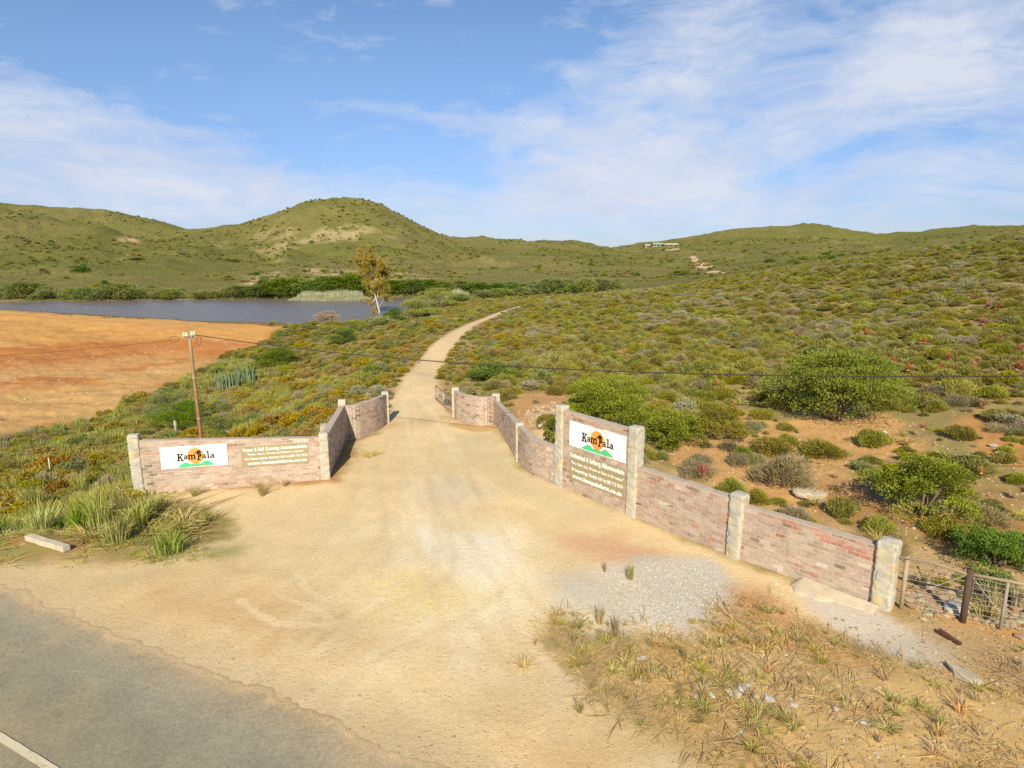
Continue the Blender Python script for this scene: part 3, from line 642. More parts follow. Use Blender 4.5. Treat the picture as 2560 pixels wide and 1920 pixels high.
def pillar(label, p, H_, w=.42, rz=0., seed=0, yellow=.6, z0=-.15, name='stone_pillar'):
    r_ = np.random.default_rng(100 + seed); nr_ = int((H_ - z0) / .022); npn = 76
    zs = np.linspace(z0, H_, nr_); th = np.linspace(0, 2 * math.pi, npn, endpoint=False)
    n_ = 7.0; cx = np.sign(np.cos(th)) * np.abs(np.cos(th)) ** (2 / n_); sx = np.sign(np.sin(th)) * np.abs(np.sin(th)) ** (2 / n_)
    Zg, Tg = np.meshgrid(zs, np.arange(npn), indexing='ij'); hw = w / 2
    X = cx[Tg] * hw; Y = sx[Tg] * hw
    bow = .02 * (fbm(Zg * 1.3, Zg * 0 + seed, 1, 3, seed + 5) - .5); 
    seeds = []
    tries = 0
    while len(seeds) < 400 and tries < 6000:
        tries += 1; z = r_.uniform(z0, H_ + .1); t = r_.uniform(0, 2 * math.pi); q = np.array([np.sign(math.cos(t)) * abs(math.cos(t)) ** (2 / n_) * hw, np.sign(math.sin(t)) * abs(math.sin(t)) ** (2 / n_) * hw, z])
        if all(np.linalg.norm((q - s_) * (1, 1, .62)) > .12 for s_ in seeds): seeds.append(q)
    seeds = np.array(seeds); P = np.stack([X, Y, Zg], -1).reshape(-1, 3)
    D = np.linalg.norm((P[:, None] - seeds[None]) * (1, 1, .62), axis=-1) + 0
    D += .03 * (fbm(P[:, 0] * 9 + P[:, 1] * 7, P[:, 2] * 9, 1, 3, seed)[:, None] - .5)
    idx = np.argsort(D, 1)[:, :2]; d1 = np.take_along_axis(D, idx[:, :1], 1)[:, 0]; d2 = np.take_along_axis(D, idx[:, 1:2], 1)[:, 0]
    inner = sstep(.012, .055, d2 - d1); cid = idx[:, 0]
    kind = r_.random(len(seeds)); vis = (kind < yellow)
    cpal = np.array([(.60, .47, .20), (.60, .50, .28), (.52, .34, .11), (.47, .43, .31), (.58, .47, .22)]); sc = cpal[r_.integers(0, 5, len(seeds))] * r_.uniform(.85, 1.1, (len(seeds), 1))
    mort = np.array((.45, .425, .335)) * (.8 + .4 * fbm(P[:, 0] * 5 + P[:, 1] * 5, P[:, 2] * 5, 1, 4, seed + 1))[:, None]
    smear = fbm(P[:, 0] * 6 - P[:, 1] * 5, P[:, 2] * 4, 1, 4, seed + 2)
    k = (.6 * inner * vis[cid] * sstep(.68, .5, smear))[:, None]; col = mort * (1 - k) + sc[cid] * k
    capm = sstep(H_ - .16, H_ - .05, P[:, 2])[:, None]; col = col * (1 - capm * .8) + mort * capm * .8
    bulge = (.012 * inner * (.5 + kind[cid]) + .034 * (fbm(P[:, 0] * 8 + P[:, 1] * 6 + 9, P[:, 2] * 7, 1, 4, seed + 3) - .5) + bow.reshape(-1))
    dirn = P[:, :2] / (np.linalg.norm(P[:, :2], axis=1, keepdims=True) + 1e-9)
    topf = 1 - .10 * sstep(H_ - .05, H_, P[:, 2]); P[:, :2] = (P[:, :2] + dirn * bulge[:, None]) * topf[:, None]
    i = np.arange(nr_ - 1)[:, None]; j = np.arange(npn)[None]; j2 = (j + 1) % npn
    Fc = np.stack([i * npn + j, i * npn + j2, (i + 1) * npn + j2, (i + 1) * npn + j], -1).reshape(-1, 4)
    # cap: shrinking rings
    V = [P]; base = (nr_ - 1) * npn; ring = P[base:base + npn]; Fl = [Fc]; Cl = [col]; cb = base; tot = len(P)
    for q, s_ in enumerate((.8, .55, .3, .05)):
        rr = ring.copy(); rr[:, :2] *= s_; rr[:, 2] = H_ + .022 * (1 - s_) + .03 * (fbm(rr[:, 0] * 9, rr[:, 1] * 9, 1, 3, seed + 9) - .5); V.append(rr); Cl.append(mort[:npn] * 1.02)
        a = np.arange(npn); b2 = (a + 1) % npn; Fl.append(np.stack([cb + a, cb + b2, tot + b2, tot + a], -1)); cb = tot; tot += npn
    me = raw_mesh(name, np.vstack(V), np.vstack(Fl), [M_stone], {'Col': ('FLOAT_COLOR', np.vstack(Cl))}, smooth=True)
    o = obj(name, me, None, (p[0], p[1], 0)); o.rotation_euler = (0, 0, rz)
    return tag(o, label, 'pillar', 'stone clad pillars of the entrance walls', 'thing')
def height_to(p, ty):
    lo, hi = -9., 12.
    for _ in range(40):
        m_ = (lo + hi) / 2
        if proj((p[0], p[1], m_))[1] > ty: lo = m_
        else: hi = m_
    return (lo + hi) / 2
g0 = lambda x, y: G0(x, y)[:2]
def away(p, d): q = np.array(p); return q + q / np.linalg.norm(q) * d
PIL = {}   # key: (base px of the near face, top px, width)
for i, (k, b_, ty, w, lab) in enumerate([
    ('L1', (352, 1238), 1086, .31, 'stone clad pillar at the outer roadside end of the English signboard wall'),
    ('L2', (815, 1199), 1082, .30, 'stone clad pillar at the gateway end of the English signboard wall'),
    ('L3', (860, 1096), 999, .33, 'pillar at the corner where the shaded wall meets the curved wall left of the driveway'),
    ('L4', (965, 1056), 979, .32, 'slender gate pillar on the left edge of the driveway casting a shadow onto it'),
    ('R1', (1141, 1045), 969, .36, 'gate pillar on the right edge of the driveway beside the open wire gate'),
    ('R2', (1240, 1063), 984, .35, 'pillar at the corner of the curved wall right of the gate'),
    ('R3', (1299, 1153), 1056, .33, 'pale pillar halfway between the gate corner and the tall signboard wall'),
    ('R4', (1403, 1217), 1013, .35, 'tall stone pillar on the gate side of the Afrikaans signboard wall'),
    ('R5', (1583, 1292), 1066, .36, 'tall stone pillar on the road side of the Afrikaans signboard wall'),
    ('R6', (1838, 1396), 1233, .37, 'lower stone pillar between the two plain brick panels beside the gravel patch'),
    ('R7', (2203, 1524), 1350, .40, 'last stone pillar beside the wooden rail fence with yellow stones set in grey mortar')]):
    p = away(g0(*b_), w * .45); Ht = height_to(p, ty); PIL[k] = (p, Ht, w, lab, i)
def ang(a, b): d = np.array(b) - np.array(a); return math.atan2(d[1], d[0])
P_ = {k: v[0] for k, v in PIL.items()}
rot = {'L1': ang(P_['L1'], P_['L2']), 'L2': ang(P_['L1'], P_['L2']), 'L3': ang(P_['L2'], P_['L3']) , 'L4': .25, 'R1': -.1, 'R2': ang(P_['R3'], P_['R2']), 'R3': ang(P_['R3'], P_['R2']),
       'R4': ang(P_['R4'], P_['R5']), 'R5': ang(P_['R4'], P_['R5']), 'R6': ang(P_['R5'], P_['R6']), 'R7': ang(P_['R6'], P_['R7'])}
for k, (p, Ht, w, lab, i) in PIL.items(): pillar(lab, p, Ht, w, rot[k], i * 3 + 1, .7 if k in ('R7', 'R5') else .45)
def trim(a, b, ta, tb): a, b = np.array(a), np.array(b); d = (b - a) / np.linalg.norm(b - a); return a + d * ta, b - d * tb
def hl(h0, h1): return lambda t: h0 + (h1 - h0) * t
def top_at(p, y): return height_to(p, y)
WALLS = {}
# left sign wall
a, b_ = trim(P_['L1'], P_['L2'], .11, .11)
WALLS['LS'] = (a, b_, top_at(a, 1100), top_at(b_, 1092)); brick_wall('long pinkish brick wall carrying the English signboard left of the entrance', [a, b_], hl(WALLS['LS'][2], WALLS['LS'][3]), dark=.06)
a, b_ = trim(P_['L2'], P_['L3'], .11, .12); hL = PIL['L2'][1] - .12
brick_wall('straight brick wall running back to the gate with its driveway side in shadow', [a, b_], hl(hL, PIL['L3'][1] - .22))
# left curved
cl = [P_['L3'] + (P_['L4'] - P_['L3']) * 0.0] + [away(g0(x, y), .11) for x, y in ((889, 1094), (912, 1086), (933, 1078), (949, 1069), (960, 1060))] + [P_['L4']]
cl = smooth_line(cl, 4)[1:-1]; h0 = PIL['L3'][1] - .25; h1 = PIL['L4'][1] - .12
brick_wall('curved brick wall sweeping up to the slender gate pillar left of the driveway', cl, lambda t: h0 + (h1 - h0) * t ** 5 , dark=.05)
# right curved
cr = [P_['R1']] + [away(g0(x, y), .11) for x, y in ((1147, 1052), (1158, 1057), (1172, 1062), (1189, 1066), (1207, 1067.5), (1225, 1067.5))] + [P_['R2']]
cr = smooth_line(cr, 4)[1:-1]; h2 = PIL['R1'][1] - .12; h3 = top_at(g0(1200, 1068), 994)
brick_wall('curved brick wall with dark brick ends dipping down from the right gate pillar', cr, lambda t: h3 + (h2 - h3) * max(0, 1 - t * 1.9) ** 3, dark=.10)
a, b_ = trim(P_['R2'], P_['R3'], .13, .12); brick_wall('straight brick return wall in low sun right of the driveway, behind the first gate curve', [a, b_], hl(PIL['R2'][1] - .3, PIL['R3'][1] - .08))
c3 = smooth_line([P_['R3']] + [away(g0(x, y), .11) for x, y in ((1311, 1166), (1326, 1181), (1343, 1192), (1362, 1200), (1380, 1206))] + [P_['R4']], 4)[1:-1]
brick_wall('short bent brick wall joining the halfway pillar to the tall signboard wall', c3, hl(top_at(g0(1311, 1166), 1074), top_at(g0(1385, 1208), 1117)), dark=.07)
a, b_ = trim(P_['R4'], P_['R5'], .13, .13); WALLS['RS'] = (a, b_, top_at(a, 1025), top_at(b_, 1074))
brick_wall('tall brick wall carrying the Afrikaans signboard between two tall pillars', [a, b_], hl(WALLS['RS'][2], WALLS['RS'][3]), lambda u, v: .12, dark=.06)
a, b_ = trim(P_['R5'], P_['R6'], .14, .14); hA, hB = top_at(a, 1166), top_at(b_, 1243)
brick_wall('low brick wall panel right of the tall signboard, pink with mortar wash', [a, b_], hl(hA, hB), lambda u, v: .08 + .35 * (v > .8))
a, b_ = trim(P_['R6'], P_['R7'], .14, .15); hA, hB = top_at(a, 1262), top_at(b_, 1362)
brick_wall('last brick wall panel with clean red bricks along its top, ending at the rail fence', [a, b_], hl(hA, hB), lambda u, v: .06 + .8 * (v > .97 - .30 * u) * (u > .12))
# buttress stub behind the shaded wall
q = P_['L2'] + (P_['L3'] - P_['L2']) * .42; dn = (P_['L3'] - P_['L2']) / np.linalg.norm(P_['L3'] - P_['L2'])
mb = MB(); mb.box((0, 0, hL * .42), (.34, .34, hL * .96), 0, (.48, .40, .32), .01)
o = mb.build('brick_buttress', M_brick, None, False, (q[0] - dn[1] * .28, q[1] + dn[0] * .28, 0)); o.rotation_euler = (0, 0, ang(P_['L2'], P_['L3'])); tag(o, 'squat plastered buttress against the outer side of the shaded wall', 'buttress')

# ------------------------------------------------------------ signs
def flat_mat(name, c, rough=.45, wear=None):
    m, nt, b = new_mat(name); b.inputs['Roughness'].default_value = .7; b.inputs['Specular IOR Level'].default_value = .12; b.inputs['Base Color'].default_value = (*c, 1)
    if wear:
        tc = nt.new('ShaderNodeTexCoord').outputs['Object']; nt.l.new(nt.mix(nt.mr(nt.noise(tc, 5, 6, .7), .45, .75, 0, wear), c, tuple(np.array(c) * .72)), b.inputs['Base Color'])
    return m
S_white = flat_mat('sign_white', (.82, .84, .80), .4, .05); S_orange = flat_mat('sign_orange', (.80, .33, .07)); S_green = flat_mat('sign_green', (.05, .60, .23)); S_black = flat_mat('sign_black', (.012, .012, .010))
S_brown = flat_mat('sign_outline_brown', (.42, .20, .09)); S_khaki = flat_mat('sign_khaki_paint', (.345, .285, .155), .8, .35); S_letter = flat_mat('sign_white_letter', (.86, .87, .82), .7)
def wall_frame(a, b):
    a3 = np.array([a[0], a[1], 0.]); d = np.array([b[0] - a[0], b[1] - a[1], 0.]); d /= np.linalg.norm(d); nn = np.array([d[1], -d[0], 0.])   # towards the viewer
    if nn @ (-a3) < 0: nn = -nn
    return a3, d, nn
def on_wall(fr, x, y, off=.115):
    a3, d, nn = fr; a3 = a3 + nn * off; r_ = ray(x, y); o_ = np.array([0, 0, H]); t = ((a3 - o_) @ nn) / (r_ @ nn); p = o_ + r_ * t - a3
    return p @ d, p[2]
def place(fr, u, z, off): a3, d, nn = fr; return a3 + d * u + nn * off + np.array([0, 0, z])
def frame_obj(o, fr, u, z, off):
    a3, d, nn = fr; p = place(fr, u, z, off)
    o.matrix_world = Matrix(((d[0], 0, nn[0], p[0]), (d[1], 0, nn[1], p[1]), (d[2], 1, nn[2], p[2]), (0, 0, 0, 1)))
def poly_mesh(name, polys, mat, thick=.003, z=0.):
    """flat polygons in x (right), y (up) with a little thickness"""
    V = []; Fs = []
    for P in polys:
        P = [tuple(p) for p in P]
        ar = sum(P[i][0] * P[(i + 1) % len(P)][1] - P[(i + 1) % len(P)][0] * P[i][1] for i in range(len(P)))
        if ar < 0: P = P[::-1]
        n0 = len(V); k = len(P); V += [(x, y, z + thick) for x, y in P] + [(x, y, z) for x, y in P]
        Fs.append(tuple(range(n0, n0 + k)))
        for i in range(k): j = (i + 1) % k; Fs.append((n0 + i, n0 + k + i, n0 + k + j, n0 + j))
    me = bpy.data.meshes.new(name); me.from_pydata(V, [], Fs); me.materials.append(mat); return me
def text_mesh(body, x0, x1, y0, y1, mat, z, name='lettering', bold=.018, cap=True):
    cu = bpy.data.curves.new(name, 'FONT'); cu.body = body; cu.size = 1; cu.offset = bold; cu.extrude = .02; cu.space_character = 1.12; cu.resolution_u = 3
    o = bpy.data.objects.new(name, cu); C.collection.objects.link(o); dg = bpy.context.evaluated_depsgraph_get(); dg.update()
    me = bpy.data.meshes.new_from_object(o.evaluated_get(dg)); bpy.data.objects.remove(o)
    n_ = len(me.vertices); co = np.empty(n_ * 3, np.float32); me.vertices.foreach_get('co', co); co = co.reshape(-1, 3)
    mx0, mx1 = co[:, 0].min(), co[:, 0].max(); base, capH = 0.0, .72
    co[:, 0] = x0 + (co[:, 0] - mx0) / (mx1 - mx0) * (x1 - x0); co[:, 1] = y0 + co[:, 1] / capH * (y1 - y0); co[:, 2] = z + (co[:, 2] + .02) / .04 * .003
    me.vertices.foreach_set('co', co.ravel()); me.materials.clear(); me.materials.append(mat); me.name = name; return me
def disc(cx, cy, rx, ry, n=40, a0=0, a1=2 * math.pi): return [(cx + rx * math.cos(a0 + (a1 - a0) * k / n), cy + ry * math.sin(a0 + (a1 - a0) * k / n)) for k in range(n)]
def arc_band(cx, cy, r0, r1, a0, a1, n=30, k=1.): 
    return [(cx + r1 * math.cos(a0 + (a1 - a0) * i / n), cy + k * r1 * math.sin(a0 + (a1 - a0) * i / n)) for i in range(n + 1)] + [(cx + r0 * math.cos(a1 - (a1 - a0) * i / n), cy + k * r0 * math.sin(a1 - (a1 - a0) * i / n)) for i in range(n + 1)]
# slab-serif capitals and small letters of the logo: polygons in a 1 x 1 box (serifs drawn as boxes)
def bx(x0, y0, x1, y1): return [(x0, y0), (x1, y0), (x1, y1), (x0, y1)]
LET = {
    'K': [bx(.14, 0, .38, 1), bx(0, 0, .52, .13), bx(0, .87, .52, 1), [(.34, .40), (.74, .98), (.97, .98), (.44, .30)], bx(.62, .87, 1.02, 1), [(.44, .60), (.60, .66), (1.0, .05), (.72, .05)], bx(.62, 0, 1.08, .13)],
    'a': [bx(.58, .05, .84, .72), bx(.72, 0, 1.0, .14), [(.08, .68), (.2, .86), (.5, .94), (.74, .86), (.84, .66), (.6, .6), (.5, .74), (.36, .74), (.3, .62)], [(.6, .55), (.3, .52), (.06, .40), (.02, .20), (.14, .03), (.36, -.02), (.62, .10), (.62, .26), (.42, .17), (.28, .22), (.3, .34), (.6, .40)]],
    'm': [bx(.06, 0, .24, .9), bx(0, 0, .31, .13), bx(0, .78, .2, .92), bx(.41, 0, .59, .74), bx(.36, 0, .65, .13), bx(.76, 0, .94, .74), bx(.71, 0, 1.0, .13), [(.2, .62), (.2, .82), (.4, .94), (.59, .86), (.59, .66), (.4, .74)], [(.55, .62), (.55, .82), (.76, .94), (.94, .82), (.94, .66), (.76, .74)]],
    'l': [bx(.28, 0, .72, 1.0), bx(.02, 0, 1.0, .12), bx(.02, .88, .5, 1.0)]}
def xf(polys, x, y, w, h, rot_=0.):
    c, s = math.cos(rot_), math.sin(rot_)
    return [[(x + (px_ * w) * c - (py_ * h) * s, y + (px_ * w) * s + (py_ * h) * c) for px_, py_ in P] for P in polys]
def logo_board(fr, tl, tr, bl, br, label):
    u0, zt0 = on_wall(fr, *tl); u1, zt1 = on_wall(fr, *tr); u2, zb0 = on_wall(fr, *bl); u3, zb1 = on_wall(fr, *br)
    ua = (u0 + u2) / 2; ub = (u1 + u3) / 2; zb = (zb0 + zb1) / 2; zt = (zt0 + zt1) / 2; Wb, Hb = ub - ua, zt - zb
    root = thing('logo_signboard', label, 'sign'); frame_obj(root, fr, ua, zb, .122)
    mb = MB(); mb.box((Wb / 2, Hb / 2, .009), (Wb, Hb, .018), 0, (.8, .8, .8)); mb.build('panel', S_white, root)
    for bx_, by_ in ((.03, .08), (.97, .08), (.03, .92), (.97, .92), (.5, .95)):
        m2 = MB(); m2.tube([(Wb * bx_, Hb * by_, .016), (Wb * bx_, Hb * by_, .026)], .018, 8, (.25, .22, .18)); m2.build('bolt', M_metal, root)
    X = lambda v: (v - 85) / 790. * Wb; Y = lambda v: (405 - v) / 250. * Hb
    z = .0185; kx = Wb / 790.; ky = Hb / 250.
    obj('sun_emblem', poly_mesh('sun_emblem', [disc(X(492), Y(273), 96 * kx, 92 * ky)], S_orange, .002, z), root)
    rings = [[(X(492) + (p[0]) * kx, Y(265) + p[1] * ky) for p in arc_band(0, 0, r0, r0 + 3.5, a0, a1)] for r0, a0, a1 in ((104, -.2, 3.5), (118, .9, 3.0), (128, -.5, 1.2), (138, -.3, .8))]
    obj('ring_outline', poly_mesh('ring_outline', rings, S_brown, .0015, z), root)
    hl_ = [(265, 396), (300, 378), (362, 343), (395, 352), (440, 372), (500, 358), (540, 372), (600, 385), (640, 396)]; hr_ = [(548, 368), (580, 352), (615, 336), (650, 352), (690, 376), (728, 394), (640, 392), (590, 378)]
    obj('hill_emblem', poly_mesh('hill_emblem', [[(X(a_), Y(b2)) for a_, b2 in q_] for q_ in (hl_, hr_)], S_green, .003, z + .002), root)
    ol = []
    for q_ in ([(258, 396), (298, 374), (362, 339), (400, 346), (442, 366), (500, 354), (545, 368), (600, 382), (640, 392)], [(548, 364), (580, 347), (615, 331), (655, 349), (728, 390)], [(440, 372), (500, 362), (560, 376), (630, 394)]):
        ol.append([(X(a_), Y(b2)) for a_, b2 in q_] + [(X(a_), Y(b2 + 4)) for a_, b2 in q_[::-1]])
    obj('hill_outline', poly_mesh('hill_outline', ol, S_brown, .0045, z + .002), root)
    L_ = []
    for ch, x, yb, w, h, r_ in (('K', 272, 320, 74, 84, -.05), ('a', 350, 308, 52, 52, -.02), ('m', 404, 314, 92, 60, .02), ('a', 568, 312, 52, 52, 0.), ('l', 630, 310, 32, 82, .03), ('a', 664, 312, 58, 54, .0)):
        L_ += xf(LET[ch], X(x), Y(yb), w * kx, h * ky * 1.02, r_)
    # palm shaped letter: stem with foot and a fan of fronds
    L_ += [[(X(516), Y(324)), (X(538), Y(324)), (X(534), Y(290)), (X(540), Y(245)), (X(526), Y(245)), (X(520), Y(290))], [(X(508), Y(326)), (X(548), Y(326)), (X(548), Y(316)), (X(508), Y(316))]]
    L_ += [[(X(533), Y(258)), (X(560), Y(258)), (X(568), Y(272)), (X(556), Y(288)), (X(536), Y(290)), (X(536), Y(280)), (X(550), Y(274)), (X(533), Y(270))]]
    for k in range(9):
        a_ = rad(-25 + k * 29); ln = 38 if k not in (0, 8) else 30; ca, sa = math.cos(a_), math.sin(a_); cx_, cy_ = 534, 240
        L_.append([(X(cx_ + ca * 4 - sa * 3), Y(cy_ - sa * 4 - ca * 3)), (X(cx_ + ca * ln * .6 - sa * 6), Y(cy_ - sa * ln * .6 - ca * 6)), (X(cx_ + ca * ln), Y(cy_ - sa * ln + 4)), (X(cx_ + ca * ln * .6 + sa * 6), Y(cy_ - sa * ln * .6 + ca * 6)), (X(cx_ + ca * 4 + sa * 3), Y(cy_ - sa * 4 + ca * 3))])
    L_.append([(X(478), Y(248)), (X(498), Y(232)), (X(502), Y(240)), (X(486), Y(254))])
    obj('lettering', poly_mesh('lettering', L_, S_black, .004, z + .006), root)
    return root, (ua, ub, zb, zt)
def text_panel(fr, tl, tr, bl, br, lines, label, name='text_signboard'):
    u0, zt0 = on_wall(fr, *tl); u1, zt1 = on_wall(fr, *tr); u2, zb0 = on_wall(fr, *bl); u3, zb1 = on_wall(fr, *br)
    ua, ub, zb, zt = (u0 + u2) / 2, (u1 + u3) / 2, (zb0 + zb1) / 2, (zt0 + zt1) / 2; Wb, Hb = ub - ua, zt - zb
    root = thing(name, label, 'sign'); frame_obj(root, fr, ua, zb, .120)
    mb = MB(); mb.box((Wb / 2, Hb / 2, .004), (Wb, Hb, .008), 0, (.3, .3, .3)); mb.build('painted_panel', S_khaki, root)
    for body, x0, x1, y0, y1, bold in lines: obj('lettering', text_mesh(body, x0 * Wb, x1 * Wb, y0 * Hb, y1 * Hb, S_letter, .0085, 'lettering', bold), root)
frL = wall_frame(WALLS['LS'][0], WALLS['LS'][1]); frR = wall_frame(WALLS['RS'][0], WALLS['RS'][1])
logo_board(frL, (398.4, 1114.7), (566.6, 1112), (404, 1168.5), (572, 1165.7), 'white signboard with sun, hills and KamPala lettering on the long left wall')
text_panel(frL, (602, 1112.5), (770.6, 1112.5), (604.6, 1163.5), (772, 1160), [
    ('Venue & Self Catering Accommodation', .02, .985, .775, .94, .03), ('"Relax, Laugh, Dream and Dance in nature"', .085, .93, .575, .67, .02),
    ('For Reservations: Contact Adri at 083 712 9574', .05, .985, .345, .46, .022), ('www.kampalafarm.co.za', .08, .965, .10, .235, .045)], 'khaki painted panel with white English wording on the long left wall')
logo_board(frR, (1425.5, 1051), (1567.5, 1091.7), (1424.7, 1112), (1564, 1158.7), 'white signboard with sun, hills and KamPala lettering on the tall right wall')
text_panel(frR, (1426, 1127.5), (1563, 1172), (1423, 1196), (1561, 1246), [
    ('Onthaalsaal & Selfsorg Akkommodasie', .01, .99, .80, .97, .03), ('"Rus, Kuier, Lag, Droom en Dans in die natuur"', .03, .985, .57, .665, .02),
    ('Vir besprekings: Kontak Adri by 083 712 9574', .04, .975, .32, .44, .022), ('www.kampalafarm.co.za', .06, .96, .07, .21, .045)], 'khaki painted panel with white Afrikaans wording below the right logo board')

# ------------------------------------------------------------ foliage materials and plant meshes
def mat_leaf(name, c1, c2, alt=None, altamt=.5, trans=.30, var=.32):
    m, nt, b = new_mat(name); t = attr(nt, 'tint', 'Fac'); oi = nt.new('ShaderNodeObjectInfo'); geo = nt.new('ShaderNodeNewGeometry')
    c = nt.mix(t, c1, c2); rnd = oi.outputs['Random']
    if alt: c = nt.mix(nt.m('MULTIPLY', nt.mr(nt.noise(geo.outputs['Position'], .16, 3, .6), .42, .62), altamt), c, alt)
    hs = nt.new('ShaderNodeHueSaturation'); nt.put(hs.inputs['Color'], c); nt.put(hs.inputs['Value'], nt.mr(rnd, 0, 1, 1 - var / 2, 1 + var / 2, False))
    r2 = nt.m('FRACT', nt.m('MULTIPLY', rnd, 7.13)); hv = .022 if var > .2 else .006; nt.put(hs.inputs['Hue'], nt.mr(r2, 0, 1, .5 - hv, .5 + hv, False))
    r3 = nt.m('FRACT', nt.m('MULTIPLY', rnd, 3.77)); nt.put(hs.inputs['Saturation'], nt.mr(r3, 0, 1, .85 if var > .2 else .98, 1.12 if var > .2 else 1.04, False))
    nt.l.new(hs.outputs[0], b.inputs['Base Color']); b.inputs['Roughness'].default_value = .75; b.inputs['Specular IOR Level'].default_value = .15
    tr = nt.new('ShaderNodeBsdfTranslucent'); nt.l.new(hs.outputs[0], tr.inputs[0]); mx = nt.new('ShaderNodeMixShader'); mx.inputs[0].default_value = trans
    nt.l.new(b.outputs[0], mx.inputs[1]); nt.l.new(tr.outputs[0], mx.inputs[2]); nt.l.new(mx.outputs[0], nt.n.get('Material Output').inputs[0]); return m
L_olive = mat_leaf('olive_fynbos_leaves', (.19, .185, .032), (.42, .38, .08), (.38, .31, .07), .4)
L_yel = mat_leaf('yellow_green_leaves', (.21, .21, .02), (.43, .40, .055), None)
L_gold = mat_leaf('golden_brown_leaves', (.23, .165, .02), (.52, .37, .055), (.36, .33, .07), .5)
L_grey = mat_leaf('grey_twiggy_leaves', (.31, .26, .12), (.54, .46, .25), (.26, .25, .11), .5)
L_silver = mat_leaf('silvery_leaves', (.30, .29, .16), (.46, .44, .27))
L_bright = mat_leaf('bright_green_leaves', (.11, .15, .014), (.34, .37, .045), None, .5, .25, .10)
L_dark = mat_leaf('dark_green_leaves', (.065, .115, .012), (.19, .27, .03), None, .5, .2, .35)
L_mid = mat_leaf('grey_green_leaves', (.13, .165, .035), (.31, .34, .09), None, .5, .2, .35)
L_gum = mat_leaf('gum_tree_leaves', (.22, .19, .03), (.50, .37, .06), None, .5, .25, .1)
L_dry = mat_leaf('dry_straw', (.54, .39, .14), (.80, .62, .28), (.40, .26, .11), .6)
L_dryb = mat_leaf('dry_brown_grass', (.36, .26, .12), (.54, .41, .21))
L_grass = mat_leaf('pale_green_grass', (.32, .33, .05), (.62, .58, .17), (.24, .27, .05), .5)
L_lush = mat_leaf('lush_green_grass', (.14, .25, .015), (.32, .44, .04))
L_tuft = mat_leaf('yellowing_grass', (.36, .32, .07), (.66, .56, .20), (.50, .38, .13), .5)
L_reed = mat_leaf('pale_reeds', (.36, .37, .18), (.60, .58, .36))
L_aloe = mat_leaf('red_aloe_leaves', (.30, .095, .045), (.52, .21, .10), None, .5, .1, .4)
L_cact = mat_leaf('blue_green_stems', (.17, .24, .11), (.36, .42, .24))
L_pink = mat_leaf('dry_pink_brown_twigs', (.34, .22, .12), (.50, .34, .20))
L_flower = mat_leaf('cream_flower_heads', (.60, .57, .38), (.72, .70, .52))
def bark(name, c1, c2):
    m, nt, b = new_mat(name); tc = nt.new('ShaderNodeTexCoord').outputs['Object']; nt.l.new(nt.mix(nt.noise(tc, 6, 5, .7), c1, c2), b.inputs['Base Color']); return m
M_twig = bark('brown_twigs', (.12, .085, .05), (.27, .21, .14)); M_gumbark = bark('pale_gum_bark', (.42, .33, .22), (.68, .60, .46))

def unit(v): return v / (np.linalg.norm(v, axis=-1, keepdims=True) + 1e-9)
def quads(P, D, L, W, r_, curl=0.):
    """leaf quads: centre P, axis D, length L, width W"""
    n_ = len(P); D = unit(D); Sd = unit(np.cross(D, unit(r_.normal(size=(n_, 3))))); L = np.broadcast_to(L, (n_,))[:, None]; W = np.broadcast_to(W, (n_,))[:, None]
    V = np.stack([P - D * L / 2, P + Sd * W / 2, P + D * L / 2, P - Sd * W / 2], 1).reshape(-1, 3)
    return V, np.arange(n_ * 4).reshape(-1, 4)
def leaf_mesh(name, P, D, L, W, tint, mat, r_, twigs=None, twmat=None):
    V, Fc = quads(P, D, L, W, r_); T = np.repeat(tint, 4); mi = np.zeros(len(Fc), int); mats = [mat]
    if twigs:
        mb = MB()
        for a in twigs: mb.tube(a[0], a[1], 4, None, False)
        tv = np.vstack(mb.V); tf = np.vstack(mb.F) + len(V); V = np.vstack([V, tv]); Fc = np.vstack([Fc, tf]); T = np.r_[T, np.zeros(len(tv))]; mi = np.r_[mi, np.ones(len(tf), int)]; mats.append(twmat or M_twig)
    return raw_mesh(name, V, Fc, mats, {'tint': ('FLOAT', T)}, mi)
def clump_dome(r_, nclump, nleaf, hz=.8, low=.12, csize=(.16, .27), flat=.7):
    """leaf positions on lumpy clumps spread over a dome of radius .5 and height hz; returns P, outward D, tint"""
    t = r_.uniform(0, 2 * math.pi, nclump); u = r_.uniform(0, 1, nclump) ** .8; ph = np.arcsin(low + (1 - low) * u * .97)
    rad_ = r_.uniform(.62, 1.0, nclump) ; R0 = .5 * (1 - .25 * r_.random(nclump))
    C_ = np.stack([np.cos(t) * np.cos(ph) * R0 * .82, np.sin(t) * np.cos(ph) * R0 * .82, low * hz * .5 + np.sin(ph) * hz * .80 * r_.uniform(.8, 1., nclump)], -1)
    inner = r_.random(nclump) < .22; C_[inner, :2] *= .45; C_[inner, 2] *= .8
    cs = r_.uniform(*csize, nclump); k = r_.integers(0, nclump, nleaf); d = unit(r_.normal(size=(nleaf, 3)) + np.array([0, 0, .35])); rr = cs[k] * (.55 + .5 * r_.random(nleaf) ** .6)
    P = C_[k] + d * rr[:, None] * np.array([1, 1, flat]); ct = r_.random(nclump)
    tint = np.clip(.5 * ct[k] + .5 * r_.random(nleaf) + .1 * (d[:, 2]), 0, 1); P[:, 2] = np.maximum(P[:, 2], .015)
    return P, d, tint, C_
